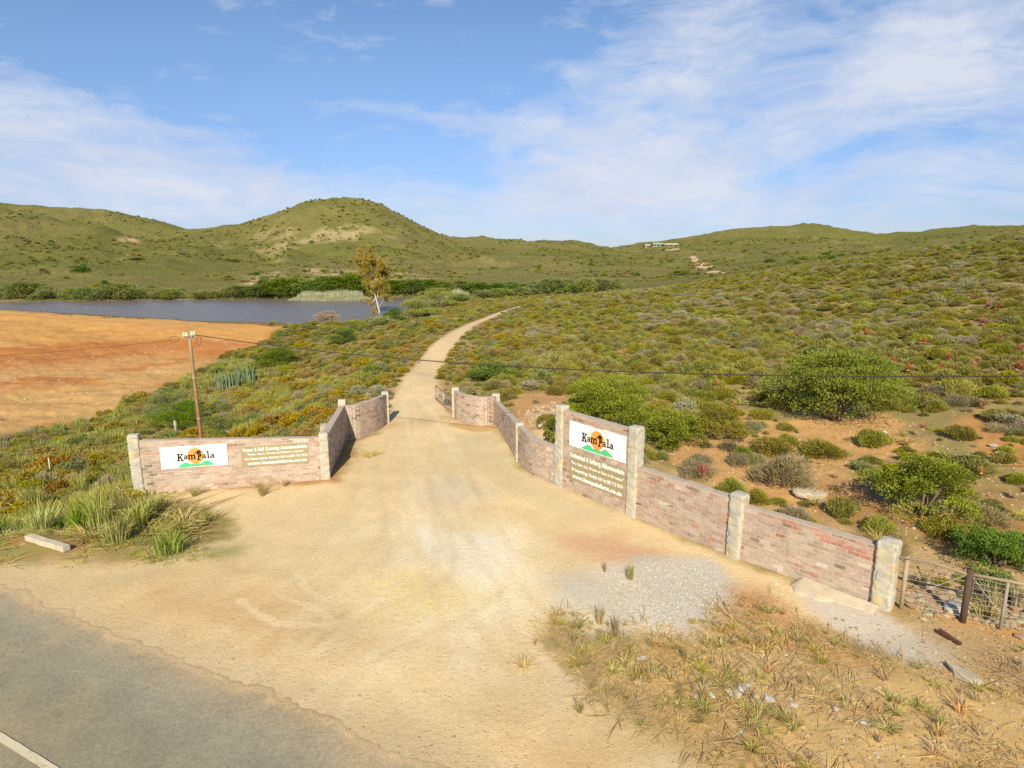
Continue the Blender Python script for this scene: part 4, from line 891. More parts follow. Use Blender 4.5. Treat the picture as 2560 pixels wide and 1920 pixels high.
def twig_set(C_, r_, n_, r0=.012, base=.04, up=.35):
    out = []
    for q in C_[r_.permutation(len(C_))[:n_]]:
        b_ = np.array([r_.normal(0, base), r_.normal(0, base), 0]); mid = b_ * .5 + q * .5 + np.array([0, 0, -.12 * q[2]]) ; out.append(([b_, mid * np.array([.85, .85, 1]), q], [r0, r0 * .7, r0 * .35]))
    return out
def shrub_proto(name, mat, seed, nclump, nleaf, L, W, hz=.8, flat=.8, upw=.6, twn=7, csize=(.14, .24), dens_in=.5):
    r_ = np.random.default_rng(seed); P, d, tint, C_ = clump_dome(r_, nclump, nleaf, hz, .1, csize, flat)
    D = d + np.array([0, 0, upw]) + r_.normal(0, .35, d.shape); Ls = L * r_.uniform(.6, 1.3, nleaf)
    return leaf_mesh(name, P, D, Ls, W, tint, mat, r_, twig_set(C_, r_, twn))
def broom_proto(name, mat, seed, n_, L, W, hz=.8, spread=.5, wind=.12):
    """fine upright shrub: blades radiate up and out of a lumpy mound"""
    r_ = np.random.default_rng(seed); t = r_.uniform(0, 2 * math.pi, n_); q = r_.random(n_) ** .55
    lump = .75 + .25 * np.sin(t * 3 + seed) * np.cos(t * 2 - seed) + .12 * r_.normal(size=n_)
    R_ = q * spread * lump; z = hz * np.sqrt(np.clip(1 - (q * .93) ** 2, 0, 1)) * r_.uniform(.25, 1, n_) ** .5 * (.8 + .25 * np.sin(t * 2 + seed * 2) * q)
    P = np.stack([np.cos(t) * R_, np.sin(t) * R_, z * .92], -1); D = np.stack([np.cos(t) * q * 1.1 + wind, np.sin(t) * q * 1.1, np.full(n_, .95)], -1) + r_.normal(0, .38, (n_, 3))
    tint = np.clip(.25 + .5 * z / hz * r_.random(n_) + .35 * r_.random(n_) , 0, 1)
    return leaf_mesh(name, P, D, L * r_.uniform(.6, 1.4, n_), W, tint, mat, r_, twig_set(P, r_, 6, .008))
def grass_proto(name, mat, seed, n_, h=1., spread=.3, lean=.5, w=.02, base=.12):
    r_ = np.random.default_rng(seed); V = []; Fc = []; T = []
    for i in range(n_):
        t = r_.uniform(0, 2 * math.pi); b_ = np.array([math.cos(t), math.sin(t), 0]) * base * r_.random() ** .5; hh = h * r_.uniform(.45, 1.); out = np.array([math.cos(t + r_.normal(0, .5)), math.sin(t + r_.normal(0, .5)), 0]) * spread * r_.uniform(.2, 1.) * lean * 2
        s_ = unit(np.array([-out[1], out[0], 0]) + r_.normal(0, .3, 3)); p0, p1, p2 = b_, b_ + out * .35 + np.array([0, 0, hh * .62]), b_ + out + np.array([0, 0, hh * (1 - .35 * r_.random() * lean)])
        k = len(V); V += [p0 - s_ * w * .5, p0 + s_ * w * .5, p1 + s_ * w * .42, p1 - s_ * w * .42, p2 + s_ * w * .12, p2 - s_ * w * .12]; Fc += [(k, k + 1, k + 2, k + 3), (k + 3, k + 2, k + 4, k + 5)]; T += [r_.random()] * 6
    return raw_mesh(name, V, Fc, [mat], {'tint': ('FLOAT', T)})
def aloe_proto(name, seed, skirt=True):
    r_ = np.random.default_rng(seed); V = []; Fc = []; T = []; n_ = 26
    for i in range(n_):
        t = i * 2.4 + r_.normal(0, .15); f_ = i / n_; el = rad(8 + 68 * f_ ** 1.2); ln = .5 * (1 - .25 * f_) * r_.uniform(.85, 1.1); d = np.array([math.cos(t), math.sin(t), 0]); s_ = np.array([-math.sin(t), math.cos(t), 0]); p = d * .03 + np.array([0, 0, .08 + .1 * f_]); w = .085
        k = len(V)
        for j, (q, ww, lift) in enumerate(((0, .9, 0), (.35, 1., .02), (.7, .62, .09), (1., .05, .2))):
            c = p + (d * math.cos(el) + np.array([0, 0, math.sin(el)])) * ln * q + np.array([0, 0, lift * .45]) - d * lift * .25; th_ = .03 * (1 - q)
            V += [c - s_ * w * ww / 2, c + s_ * w * ww / 2, c + np.array([0, 0, -.02 - th_]) * (1 if q < 1 else .2)]; T += [min(1, .2 + .6 * q + .2 * r_.random())] * 3
        for j in range(3):
            a = k + j * 3; Fc += [(a, a + 1, a + 4, a + 3), (a + 1, a + 2, a + 5, a + 4), (a + 2, a, a + 3, a + 5)]
    mi = [0] * len(Fc)
    if skirt:
        for i in range(22):
            t = r_.uniform(0, 6.28); d = np.array([math.cos(t), math.sin(t), 0]); s_ = np.array([-math.sin(t), math.cos(t), 0]); k = len(V); a = d * .05 + np.array([0, 0, .09]); b_ = d * r_.uniform(.15, .3) + np.array([0, 0, r_.uniform(-.06, .05)])
            V += [a - s_ * .03, a + s_ * .03, b_ + s_ * .012, b_ - s_ * .012]; Fc.append((k, k + 1, k + 2, k + 3)); T += [r_.random()] * 4; mi.append(1)
    return raw_mesh(name, V, Fc, [L_aloe, L_dry], {'tint': ('FLOAT', T)}, mi)
def rock_proto(name, seed, flat=.6, sub=2, col=(.45, .36, .24)):
    import bmesh
    bm = bmesh.new(); bmesh.ops.create_icosphere(bm, subdivisions=sub, radius=.5); r_ = np.random.default_rng(seed); pl = [(unit(r_.normal(size=3)), r_.uniform(.22, .42)) for _ in range(11)]
    for v in bm.verts:
        p = np.array(v.co)
        for n_, d_ in pl:
            e = p @ n_ - d_
            if e > 0: p -= n_ * e
        p += r_.normal(0, .014, 3); p[2] *= flat; v.co = p
    me = bpy.data.meshes.new(name); bm.to_mesh(me); bm.free(); me.materials.append(M_rock)
    a = me.attributes.new('Col', 'FLOAT_COLOR', 'POINT'); c = np.ones((len(me.vertices), 4), np.float32); c[:, :3] = col; a.data.foreach_set('color', c.ravel()); return me
# prototypes (radius about .5)
PR = {}
for k in range(3):
    PR['olive%d' % k] = broom_proto('shrub', L_olive, 10 + k, 3000, .12, .019, .62)
    PR['gold%d' % k] = shrub_proto('shrub', L_gold, 20 + k, 16, 1500, .085, .040, .60)
    PR['yel%d' % k] = broom_proto('shrub', L_yel, 30 + k, 2800, .10, .021, .55)
    PR['grey%d' % k] = broom_proto('shrub', L_grey, 40 + k, 1900, .15, .012, .60)
    PR['mid%d' % k] = shrub_proto('shrub', L_mid, 50 + k, 20, 2200, .06, .034, .75)
    PR['dark%d' % k] = shrub_proto('shrub', L_dark, 60 + k, 24, 2600, .060, .034, .80)
    PR['bright%d' % k] = shrub_proto('shrub', L_bright, 70 + k, 26, 3000, .058, .034, .72)
    PR['tree_dark%d' % k] = shrub_proto('tree_crown', L_dark, 160 + k, 34, 5200, .050, .030, .95, .75)
    PR['tree_mid%d' % k] = shrub_proto('tree_crown', L_mid, 170 + k, 34, 4600, .050, .030, .85, .75)
    PR['lush%d' % k] = grass_proto('tuft', L_lush, 80 + k, 130, .7, .34, .5, .030, .3)
    PR['dry%d' % k] = grass_proto('tuft', L_dry, 90 + k, 60, .7, .34, .7, .034, .16)
    PR['dryb%d' % k] = grass_proto('tuft', L_dryb, 95 + k, 50, .8, .2, .5, .032, .12)
    PR['grass%d' % k] = grass_proto('tuft', L_grass, 100 + k, 130, .95, .26, .55, .028, .24)
    PR['gtuft%d' % k] = grass_proto('tuft', L_tuft, 110 + k, 80, .6, .42, .8, .034, .10)
    PR['aloe%d' % k] = aloe_proto('aloe', 120 + k)
    PR['silver%d' % k] = shrub_proto('shrub', L_silver, 130 + k, 14, 1200, .07, .03, .5)
    PR['rocka%d' % k] = rock_proto('stone', 140 + k, .55, 1, (.54, .43, .27)); PR['rockb%d' % k] = rock_proto('stone', 145 + k, .45, 1, (.42, .26, .13)); PR['rockg%d' % k] = rock_proto('stone', 150 + k, .35, 1, (.43, .35, .22))
    PR['rocks%d' % k] = rock_proto('stone', 152 + k, .6, 1, ((.54, .50, .41), (.66, .61, .50), (.43, .40, .33))[k]); PR['reed%d' % k] = grass_proto('reeds', L_reed, 155 + k, 90, 1., .14, .35, .03, .4)

def scatter(name, pts, kinds, scl, label, zf=1.):
    """one object of kind stuff whose points carry plant copies"""
    col = bpy.data.collections.new(name + '_sources'); keys = sorted(set(kinds)); idx = {k: i for i, k in enumerate(keys)}
    for i, k in enumerate(keys): o = bpy.data.objects.new('%03d_%s' % (i, name), PR[k]); col.objects.link(o)
    n_ = len(pts); me = bpy.data.meshes.new(name); me.vertices.add(n_); me.vertices.foreach_set('co', np.asarray(pts, np.float32).ravel())
    a = me.attributes.new('kidx', 'INT', 'POINT'); a.data.foreach_set('value', np.array([idx[k] for k in kinds], np.int32))
    r_ = np.random.default_rng(n_); rv = np.stack([r_.normal(0, .07, n_), r_.normal(0, .07, n_), r_.uniform(0, 6.28, n_)], -1).astype(np.float32)
    a = me.attributes.new('rotv', 'FLOAT_VECTOR', 'POINT'); a.data.foreach_set('vector', rv.ravel())
    sc = np.asarray(scl, np.float32); sc = np.stack([sc * r_.uniform(.85, 1.2, n_), sc * r_.uniform(.85, 1.2, n_), sc * r_.uniform(.75, 1.2, n_) * zf], -1).astype(np.float32)
    a = me.attributes.new('sclv', 'FLOAT_VECTOR', 'POINT'); a.data.foreach_set('vector', sc.ravel()); me.update()
    o = obj(name, me); g = bpy.data.node_groups.new(name, 'GeometryNodeTree')
    g.interface.new_socket('Geometry', in_out='INPUT', socket_type='NodeSocketGeometry'); g.interface.new_socket('Geometry', in_out='OUTPUT', socket_type='NodeSocketGeometry')
    N = g.nodes; L = g.links; gi = N.new('NodeGroupInput'); go = N.new('NodeGroupOutput'); ip = N.new('GeometryNodeInstanceOnPoints'); ci = N.new('GeometryNodeCollectionInfo')
    ci.inputs['Collection'].default_value = col; ci.inputs['Separate Children'].default_value = True; ci.inputs['Reset Children'].default_value = True
    def na(nm, t): n2 = N.new('GeometryNodeInputNamedAttribute'); n2.data_type = t; n2.inputs['Name'].default_value = nm; return n2.outputs['Attribute']
    L.new(gi.outputs[0], ip.inputs['Points']); L.new(ci.outputs[0], ip.inputs['Instance']); ip.inputs['Pick Instance'].default_value = True
    L.new(na('kidx', 'INT'), ip.inputs['Instance Index']); L.new(na('sclv', 'FLOAT_VECTOR'), ip.inputs['Scale']); L.new(na('rotv', 'FLOAT_VECTOR'), ip.inputs['Rotation']); L.new(ip.outputs[0], go.inputs[0])
    md = o.modifiers.new('copies', 'NODES'); md.node_group = g
    return tag(o, label, None, None, 'stuff')

# ------------------------------------------------------------ where plants may grow
def inside(x, y, P, m=0.): return sdist(x, y, P) > m
WALLP = [cl, cr, c3] + [np.array([P_[a], P_[b]]) for a, b in (('L1', 'L2'), ('L2', 'L3'), ('R2', 'R3'), ('R4', 'R5'), ('R5', 'R6'), ('R6', 'R7'))]
def free(x, y, m=.25):
    ok = ~inside(x, y, OPEN, -m) & ~inside(x, y, FIELD, -.5 * m) & ~inside(x, y, LAKE, -2.5)
    wd = np.min([ldist(x, y, w) for w in WALLP], 0); ok &= wd > .35 + m
    return ok
SPARSE = np.vstack([G0s([(1640, 1140), (1700, 1060), (1850, 1010), (1960, 1070), (2060, 1058), (2200, 1065), (2280, 1090), (2420, 1090), (2560, 1150), (2900, 1300), (2900, 1700), (2330, 1600), (2240, 1530), (1840, 1395), (1590, 1295)])])
BARE2 = G0s([(1285, 985), (1420, 980), (1450, 1010), (1400, 1180), (1390, 1215), (1300, 1150), (1260, 1060)])
LEFTB = G0s([(-900, 1420), (-900, 1120), (0, 1095), (180, 1075), (340, 1050), (345, 1245), (600, 1300), (600, 1400), (330, 1405), (100, 1412)])
GZ = G0s([(1340, 1560), (1420, 1500), (1520, 1560), (1700, 1570), (1830, 1500), (1900, 1480), (2020, 1560), (2200, 1640), (2400, 1690), (2560, 1600), (3000, 1800), (3000, 2200), (1980, 2200), (1900, 1960), (1700, 1850), (1560, 1800), (1440, 1700), (1370, 1620)])
BANKS = G0s([(385, 1236), (600, 1222), (640, 1260), (600, 1400), (300, 1420), (-300, 1430), (-300, 1345), (120, 1325), (330, 1300), (345, 1262)])
_fr = np.array([P_['R3'], P_['R4'], P_['R5'], P_['R6'], P_['R7'], P_['R7'] + (1.4, -.6), P_['R7'] + (12, -3)]); FRX, FRY = _fr[:, 0], _fr[:, 1]
BIGS = []   # (x, y, radius) of individually placed plants, keeps the scatter out of them
def cand(n_, r0, r1, a0=-.80, a1=.80, p=1.):
    r_ = np.random.default_rng(int(n_ + r0 * 10)); a = r_.uniform(a0, a1, n_); q = r_.random(n_); r = (r0 ** (2 - p) + q * (r1 ** (2 - p) - r0 ** (2 - p))) ** (1 / (2 - p)); return np.sin(a) * r, np.cos(a) * r, r, a
def big_crown(seed, w, h, n_, leaf, mat, low=.1, nclump=46, csize=(.12, .20), flat=.7, name='crown'):
    """real size crown of leaf clumps, w wide and h high"""
    r_ = np.random.default_rng(seed); P, d, tint, C_ = clump_dome(r_, nclump, n_, 1., low, csize, flat)
    lob = 1 + .10 * np.sin(3 * np.arctan2(P[:, 1], P[:, 0]) + seed) ; P[:, :2] *= lob[:, None]
    zq = np.quantile(P[:, 2], .995); P[:, 2] /= zq; C_[:, 2] /= zq; P[:, :2] *= .5 / np.quantile(np.abs(P[:, 0]), .99); P[:, 2] = np.clip(P[:, 2], .02, 2)
    P = P * np.array([w, w, h]); D = d + np.array([0, 0, .45]) + r_.normal(0, .4, d.shape)
    me = leaf_mesh(name, P, D, leaf * r_.uniform(.7, 1.35, n_), leaf * .55, tint, mat, r_); return me, C_ * np.array([w, w, h])
def stems_mesh(C_, r_, n_, r0, mat=None, name='stem'):
    mb = MB()
    for pts, rr in twig_set(C_, r_, n_, r0, r0 * 1.5): mb.tube([np.array(p) for p in pts], [rr, rr * .7, rr * .35] if not hasattr(rr, '__len__') else rr, 6)
    me = mb.mesh(name, mat or M_twig, True); return me
def dims(px, by, wpx, ty, push=.3):
    p = Gt(px, by); dep = proj(p)[2]; w = wpx * dep / F; q = away(p[:2], w * push); z = float(height(q[0], q[1])); h = height_to(q, ty + .0) - z; return q, z, w * (1 + .0), max(h, .2)
def big_bush(px, by, wpx, ty, mat, label, seed, n_=14000, leaf=.095, cat='bush', name='leafy_bush', ncl=46, low=.08, group=None, tree=False, ns=9):
    q, z, w, h = dims(px, by, wpx, ty, .16 if wpx > 200 else .3); root = thing(name, label, cat, (q[0], q[1], z - .05), 0, group); BIGS.append((q[0], q[1], w * .46))
    me, C_ = big_crown(seed, w, h, n_, leaf, mat, low, ncl); obj('crown', me, root); obj('trunk' if tree else 'stem', stems_mesh(C_, np.random.default_rng(seed), ns, .03 + .008 * w), root); return root
def small_plant(px, by, wpx, ty, key, label, cat='shrub', name='shrub', group=None, push=.3):
    q, z, w, h = dims(px, by, wpx, ty, push); me = PR[key]; o = obj(name, me, None, (q[0], q[1], z - .04)); zt = max(v.co[2] for v in me.vertices); o.scale = (w, w, h / zt); o.rotation_euler = (0, 0, rng.uniform(0, 6.28)); BIGS.append((q[0], q[1], w * .45)); return tag(o, label, cat, group)

big_bush(1528, 1075, 245, 945, L_bright, 'large rounded bright green bush behind the tall signboard wall', 1, 17000, .085)
big_bush(1388, 1120, 62, 1035, L_bright, 'small bright green bush behind the bent wall beside the first tall pillar', 2, 3000, .08, ncl=14)
big_bush(1680, 1135, 150, 1020, L_bright, 'bright green bush just right of the second tall pillar', 3, 9000, .08, ncl=30)
big_bush(1785, 1110, 150, 1006, L_olive, 'dull olive fine leaved bush adjoining the bright bush right of the tall pillar', 4, 12000, .07, ncl=34)
big_bush(2085, 1064, 300, 874, L_bright, 'biggest bright green bush, alone on the orange slope with a dark shadow to its left', 5, 27000, .10, low=.2, ncl=46, ns=16)
big_bush(2300, 1300, 265, 1136, L_bright, 'patchy bright green bush with grey twigs between the last wall panel and the bare mound', 6, 13000, .075, low=.15, ncl=30)
big_bush(2490, 1430, 220, 1318, L_dark, 'dark green low bush behind the wooden rail fence', 7, 12000, .055, ncl=34)
big_bush(1228, 958, 130, 905, L_dark, 'dark green spreading bush on the slope behind the right curved wall', 8, 9000, .10, ncl=34)
big_bush(690, 925, 125, 868, L_dark, 'dark green bush beyond the upright grey green stems left of the driveway', 9, 9000, .12, ncl=30)
big_bush(858, 862, 70, 822, L_dark, 'small dark green bush below the lake between the track and the field', 10, 5000, .12, ncl=22)
big_bush(880, 836, 90, 800, L_bright, 'light green bush just above the small dark bush near the lake end', 11, 5000, .13, ncl=22)
big_bush(815, 812, 76, 776, L_pink, 'dry pinkish brown bush at the near end of the lake', 12, 6000, .12, ncl=24)
big_bush(945, 822, 90, 790, L_mid, 'grey green bush at the foot of the tall gum tree', 13, 5500, .14, ncl=24)
big_bush(1045, 800, 120, 740, L_mid, 'broad rounded green bush between the gum tree and the driveway', 14, 9000, .16, ncl=32)
big_bush(985, 806, 56, 768, L_dark, 'dark green bush squeezed between the gum tree and the broad rounded bush', 15, 4000, .14, ncl=18)
big_bush(1090, 768, 110, 720, L_mid, 'grey green bush behind the broad rounded bush near the end of the lake', 16, 7000, .18, ncl=28)
big_bush(455, 1085, 130, 1000, L_dark, 'dense dark green bush around the post behind the English signboard wall', 17, 9000, .07, ncl=30)
big_bush(430, 1045, 120, 972, L_mid, 'mid green bush left of the utility pole', 18, 7000, .08, ncl=30)
big_bush(562, 1092, 105, 1030, L_mid, 'dusty green bush right of the foot of the utility pole', 19, 6000, .07, ncl=26)
for a in ((1960, 1235, 170, 1122, 'grey1', 'wide grey twiggy shrub above the last two wall panels', 'mid0'), (1935, 1145, 110, 1085, 'olive0', 'olive shrub at the lower left of the big lone bush'), (2055, 1150, 130, 1096, 'olive1', 'rounded olive shrub right below the big lone bush'),
          (2178, 1125, 90, 1068, 'yel1', 'yellow green shrub right of the big lone bush'), (2105, 1300, 75, 1235, 'yel2', 'upright green shrub left of the patchy bush'), (2225, 1400, 90, 1330, 'grey0', 'grey brown shrub behind the last wall panel end'),
          (2420, 1190, 120, 1130, 'olive2', 'olive shrub on the bare mound at the slope edge'), (2150, 1180, 60, 1150, 'mid1', 'small mid green shrub on the orange soil below the lone bush'), (1740, 1205, 110, 1140, 'grey2', 'grey shrub over the low wall panel near the red aloe'),
          (1830, 1245, 90, 1190, 'olive2', 'dark olive shrub close above the lower stone pillar'), (1855, 1160, 60, 1108, 'bright1', 'small leafy light green shrub between the two bush groups'), (2360, 1350, 110, 1290, 'olive1', 'olive shrub beside the rail fence bush'),
          (895, 992, 62, 958, 'silver0', 'pale green shrub left of the left gate pillar'), (938, 990, 66, 956, 'silver1', 'pale green shrub nearest the left gate pillar'), (812, 996, 52, 966, 'silver2', 'pale green shrub behind the left corner pillar'),
          (742, 1092, 58, 1068, 'yel0', 'small yellow green shrub just behind the right end of the signboard wall'), (660, 1090, 80, 1058, 'gold1', 'golden shrub right above the signboard wall'), (1700, 690, 60, 672, 'bright0', 'lone pale cactus like bush on the hill crest'), (1600, 1108, 0, 0, None, None)):
    if a[4]: small_plant(*a[:4], a[4], a[5])
# trees along the far shore and in the valley
def far_trees(L, key, label, group, name='shore_tree'):
    so_ = sorted(range(len(L)), key=lambda i: L[i][0]); rank = {i: n_ for n_, i in enumerate(so_)}; lo_, hi_ = so_[0], so_[-1]; ORDW = ['first', 'second', 'third', 'fourth', 'fifth', 'sixth', 'seventh', 'eighth', 'ninth', 'tenth', 'eleventh', 'twelfth']
    for i, (px, by, w, ty) in enumerate(L):
        q, z, ww, h = dims(px, by, w, ty, .2); me = PR[key + str(i % 3)]; o = obj(name, me, None, (q[0], q[1], z - .2)); zt = max(v.co[2] for v in me.vertices); o.scale = (ww * 1.2, ww * 1.2, (h + .2) / zt * 1.12); o.rotation_euler = (0, 0, i * 1.7); tag(o, (('leftmost ' if i == lo_ else 'rightmost ' if i == hi_ else ORDW[rank[i]] + ' from the left, ') + label) if len(L) > 1 else label, 'bush' if name == 'slope_bush' else 'tree', group); BIGS.append((q[0], q[1], ww * .4))
far_trees([(606, 748, 70, 716), (650, 748, 70, 712), (700, 749, 80, 698), (745, 748, 76, 704), (790, 746, 80, 700), (836, 745, 84, 692), (880, 745, 80, 688), (915, 745, 66, 694), (668, 740, 60, 700), (730, 740, 70, 698), (860, 738, 80, 690), (812, 738, 70, 694)], 'tree_dark', 'dark green tree behind the far shore reeds', 'dark trees behind the reeds')
far_trees([(992, 742, 70, 702), (1030, 741, 74, 696), (1070, 738, 70, 700), (1110, 736, 60, 706), (1050, 730, 60, 698)], 'tree_dark', 'dark green tree right of the gum tree', 'dark trees right of the gum tree')
far_trees([(1160, 733, 56, 702), (1195, 733, 60, 704), (1240, 734, 60, 708), (1280, 730, 50, 706), (1320, 728, 52, 708)], 'tree_dark', 'green tree of the valley thicket', 'valley thicket trees')
far_trees([(1345, 738, 64, 704), (1380, 736, 66, 698), (1420, 734, 62, 700), (1460, 732, 60, 696), (1500, 728, 60, 697), (1535, 724, 50, 698), (1250, 745, 60, 722), (1210, 748, 60, 726), (1300, 742, 60, 718), (1150, 756, 60, 734)], 'tree_mid', 'grey green tree beyond the driveway end', 'rounded trees beyond the driveway end')
far_trees([(30, 748, 70, 712), (70, 748, 70, 706), (115, 748, 60, 716)], 'tree_mid', 'grey green tree at the narrow lake end', 'trees at the narrow end of the lake')
far_trees([(185, 748, 60, 722), (225, 750, 60, 720), (262, 749, 64, 714), (305, 750, 74, 708), (335, 750, 50, 722), (395, 748, 36, 730), (430, 748, 50, 722), (500, 746, 50, 728), (540, 746, 46, 728), (575, 746, 50, 716)], 'tree_mid', 'low grey green tree on the far shore', 'low trees on the far shore')
far_trees([(200, 682, 36, 665), (205, 676, 30, 660), (1675, 655, 14, 650), (1476, 664, 16, 657), (340, 650, 34, 644), (1925, 655, 30, 645), (585, 655, 26, 648)], 'dark', 'lone dark bush on the far slope', 'lone bushes on the far slopes', 'slope_bush')
# reeds
def reeds(poly, n_, h, label, sd_):
    P = Gts(poly) if poly[0][1] < 735 else np.array([G0(x, y, WZ)[:2] for x, y in poly]); r_ = np.random.default_rng(sd_); lo, hi = P.min(0), P.max(0); x = r_.uniform(lo[0], hi[0], n_ * 4); y = r_.uniform(lo[1], hi[1], n_ * 4); k = inside(x, y, P); x, y = x[k][:n_], y[k][:n_]
    z = np.maximum(height(x, y), WZ - .3); prof = np.clip(sdist(x, y, P) / 3, .35, 1)
    scatter('reeds', np.c_[x, y, z], ['reed%d' % (i % 3) for i in range(len(x))], h * prof * r_.uniform(.8, 1.15, len(x)), label)
reeds([(715, 751), (760, 745), (830, 742), (890, 743), (925, 746), (925, 751), (800, 753)], 900, 2.3, 'pale reed bed at the water edge in front of the dark thicket', 1)
reeds([(1108, 742), (1160, 739), (1175, 743), (1160, 750), (1115, 750)], 260, 1.7, 'whitish reed bed beyond the broad rounded bush', 2)

def gum_tree():
    base = Gt(950, 789); dep = proj(base)[2]; k = dep / F; root = thing('gum_tree', 'tall thin gum tree with pale trunk and sparse orange olive crown beside the lake', 'tree', tuple(base)); r_ = np.random.default_rng(5)
    ty0 = 789
    def L(zx, zy, dy=0.): px, py = 560 + zx / 3.687, 560 + zy / 3.687; return np.array([(px - 950) * k, dy, (ty0 - py) * k * 1.02])
    tr = MB(); W = .19
    tr.tube([L(1440, 850), L(1430, 790), L(1412, 710), L(1396, 640), L(1384, 570), L(1374, 490), L(1376, 410), L(1380, 330), L(1375, 270)], [W, W * .9, W * .8, W * .7, W * .58, W * .45, W * .32, W * .2, .05], 8)
    for pts in ([(1412, 710), (1432, 640), (1440, 560), (1456, 470), (1470, 400)], [(1390, 590), (1362, 510), (1335, 430), (1310, 350)], [(1378, 470), (1400, 400), (1412, 330)], [(1400, 690), (1360, 740), (1330, 745)], [(1425, 780), (1450, 740), (1485, 700)], [(1374, 480), (1340, 400), (1290, 350)]):
        tr.tube([L(a, b, r_.normal(0, .3) * i) for i, (a, b) in enumerate(pts)], np.linspace(.09, .02, len(pts)), 5)
    tr.build('trunk', M_gumbark, root, True)
    P = []; T = []
    for zx, zy, rx, ry, n_ in ((1290, 320, 48, 60, 900), (1375, 300, 46, 62, 1000), (1330, 370, 55, 50, 700), (1275, 400, 30, 40, 350), (1395, 380, 40, 45, 500), (1300, 450, 45, 45, 500), (1465, 410, 42, 50, 850), (1490, 470, 30, 50, 500), (1440, 470, 35, 45, 450), (1345, 520, 45, 40, 420), (1425, 560, 45, 50, 500), (1475, 590, 36, 60, 550), (1400, 620, 45, 35, 300), (1330, 570, 35, 30, 200), (1470, 660, 40, 30, 260), (1325, 710, 25, 30, 120), (1360, 745, 20, 22, 80), (1485, 715, 28, 40, 150), (1390, 800, 25, 35, 120), (1270, 355, 30, 30, 200), (1355, 440, 30, 40, 250)):
        n_ = int(n_ * 1.05); c = L(zx, zy, r_.normal(0, .9)); sub = r_.normal(0, 1, (7, 3)) * np.array([rx * k / 3.687 * .6, rx * k / 3.687 * .7, ry * k / 3.687 * .55]); q = r_.integers(0, 7, n_)
        p = c + sub[q] + r_.normal(0, 1, (n_, 3)) * np.array([rx, rx, ry]) * k / 3.687 * .30; P.append(p); T.append(np.clip(r_.random() * .5 + .5 * r_.random(n_), 0, 1))
    P = np.vstack(P); T = np.concatenate(T); D = r_.normal(0, .4, P.shape) + np.array([0, 0, -1.]); obj('crown', leaf_mesh('crown', P, D, (.38 * r_.uniform(.6, 1.3, len(P))), .15, T, L_gum, r_), root)
gum_tree()

# upright grey green stems
def stem_plant(px, by, wpx, ty, label, seed):
    q, z, w, h = dims(px, by, wpx, ty, .2); root = thing('succulent_clump', label, 'plant', (q[0], q[1], z)); r_ = np.random.default_rng(seed); mb = MB()
    for i in range(60):
        t = r_.uniform(0, 6.28); a = np.array([math.cos(t), math.sin(t) * .6, 0]) * w * .5 * r_.random() ** .5; hh = h * r_.uniform(.55, 1.05)
        mb.tube([a, a + np.array([r_.normal(0, .04), r_.normal(0, .04), hh * .5]), a + np.array([r_.normal(0, .07), r_.normal(0, .07), hh])], [.045, .045, .03], 5)
    me = mb.mesh('stem', L_cact); a = me.attributes.new('tint', 'FLOAT', 'POINT'); a.data.foreach_set('value', r_.random(len(me.vertices)).astype(np.float32)); o = obj('stem_cluster', me, root); BIGS.append((q[0], q[1], w * .5))
stem_plant(572, 975, 66, 925, 'clump of tall grey green succulent stems, the nearer one to the utility pole', 1); stem_plant(620, 958, 46, 914, 'smaller clump of tall grey green succulent stems beside the dark green bush', 2)

# ------------------------------------------------------------ aloes
al = [(2305, 1078, 24, 'red aloe rosette alone on the bare slope above the patchy bush'), (1755, 1190, 32, 'pinkish red aloe just above the low wall panel right of the tall signboard'), (2450, 1190, 26, 'red aloe beside the bare mound'), (2555, 1240, 34, 'big red aloe with dry skirt beyond the patchy bush'),
      (1835, 1028, 24, 'red aloe at the upper right of the dull olive bush'), (1790, 970, 24, 'tall red aloe left of the big lone bush'), (2540, 928, 34, 'bulky red aloe with bent dry trunk high on the slope'), (2430, 924, 28, 'red aloe left of the bulky one high on the slope'), (2268, 930, 26, 'red aloe with pale dry leaves right of the top of the lone bush')]
al += [(x, y, w, None) for x, y, w in ((2230, 908, 20), (2245, 945, 18), (2350, 925, 18), (2445, 908, 18), (2372, 900, 18), (2300, 860, 16), (2455, 812, 22), (2150, 840, 16), (2165, 842, 20), (2055, 840, 14), (1992, 845, 18), (2022, 880, 16), (1890, 890, 14), (2420, 745, 14), (2470, 772, 24), (2495, 768, 18), (2310, 860, 18), (2165, 835, 16), (2085, 866, 12), (1505, 826, 14), (1515, 828, 12), (1540, 823, 14), (1690, 818, 12), (1755, 820, 13), (1425, 800, 10), (1560, 885, 13), (1600, 866, 12), (1890, 968, 16), (2375, 968, 20), (2450, 1015, 18), (2275, 930, 20), (1185, 985, 14), (1220, 835, 10), (1330, 840, 11), (1222, 890, 12), (924, 960, 12), (1045, 905, 10), (2545, 880, 18), (2500, 850, 16), (2330, 800, 13), (2380, 690, 12), (2240, 735, 12), (2490, 685, 12), (1650, 845, 12), (1700, 920, 12), (1960, 815, 12), (2110, 790, 11))]
AW = [None if a_[3] else Gt(a_[0], a_[1]) for a_ in al]; al_l = iter(())
def alab():
    ids = [i for i, a_ in enumerate(al) if a_[3] is None]; return dict(zip(ids, place_words([('small red aloe', AW[i][0], AW[i][1]) for i in ids])))
ALQ = []
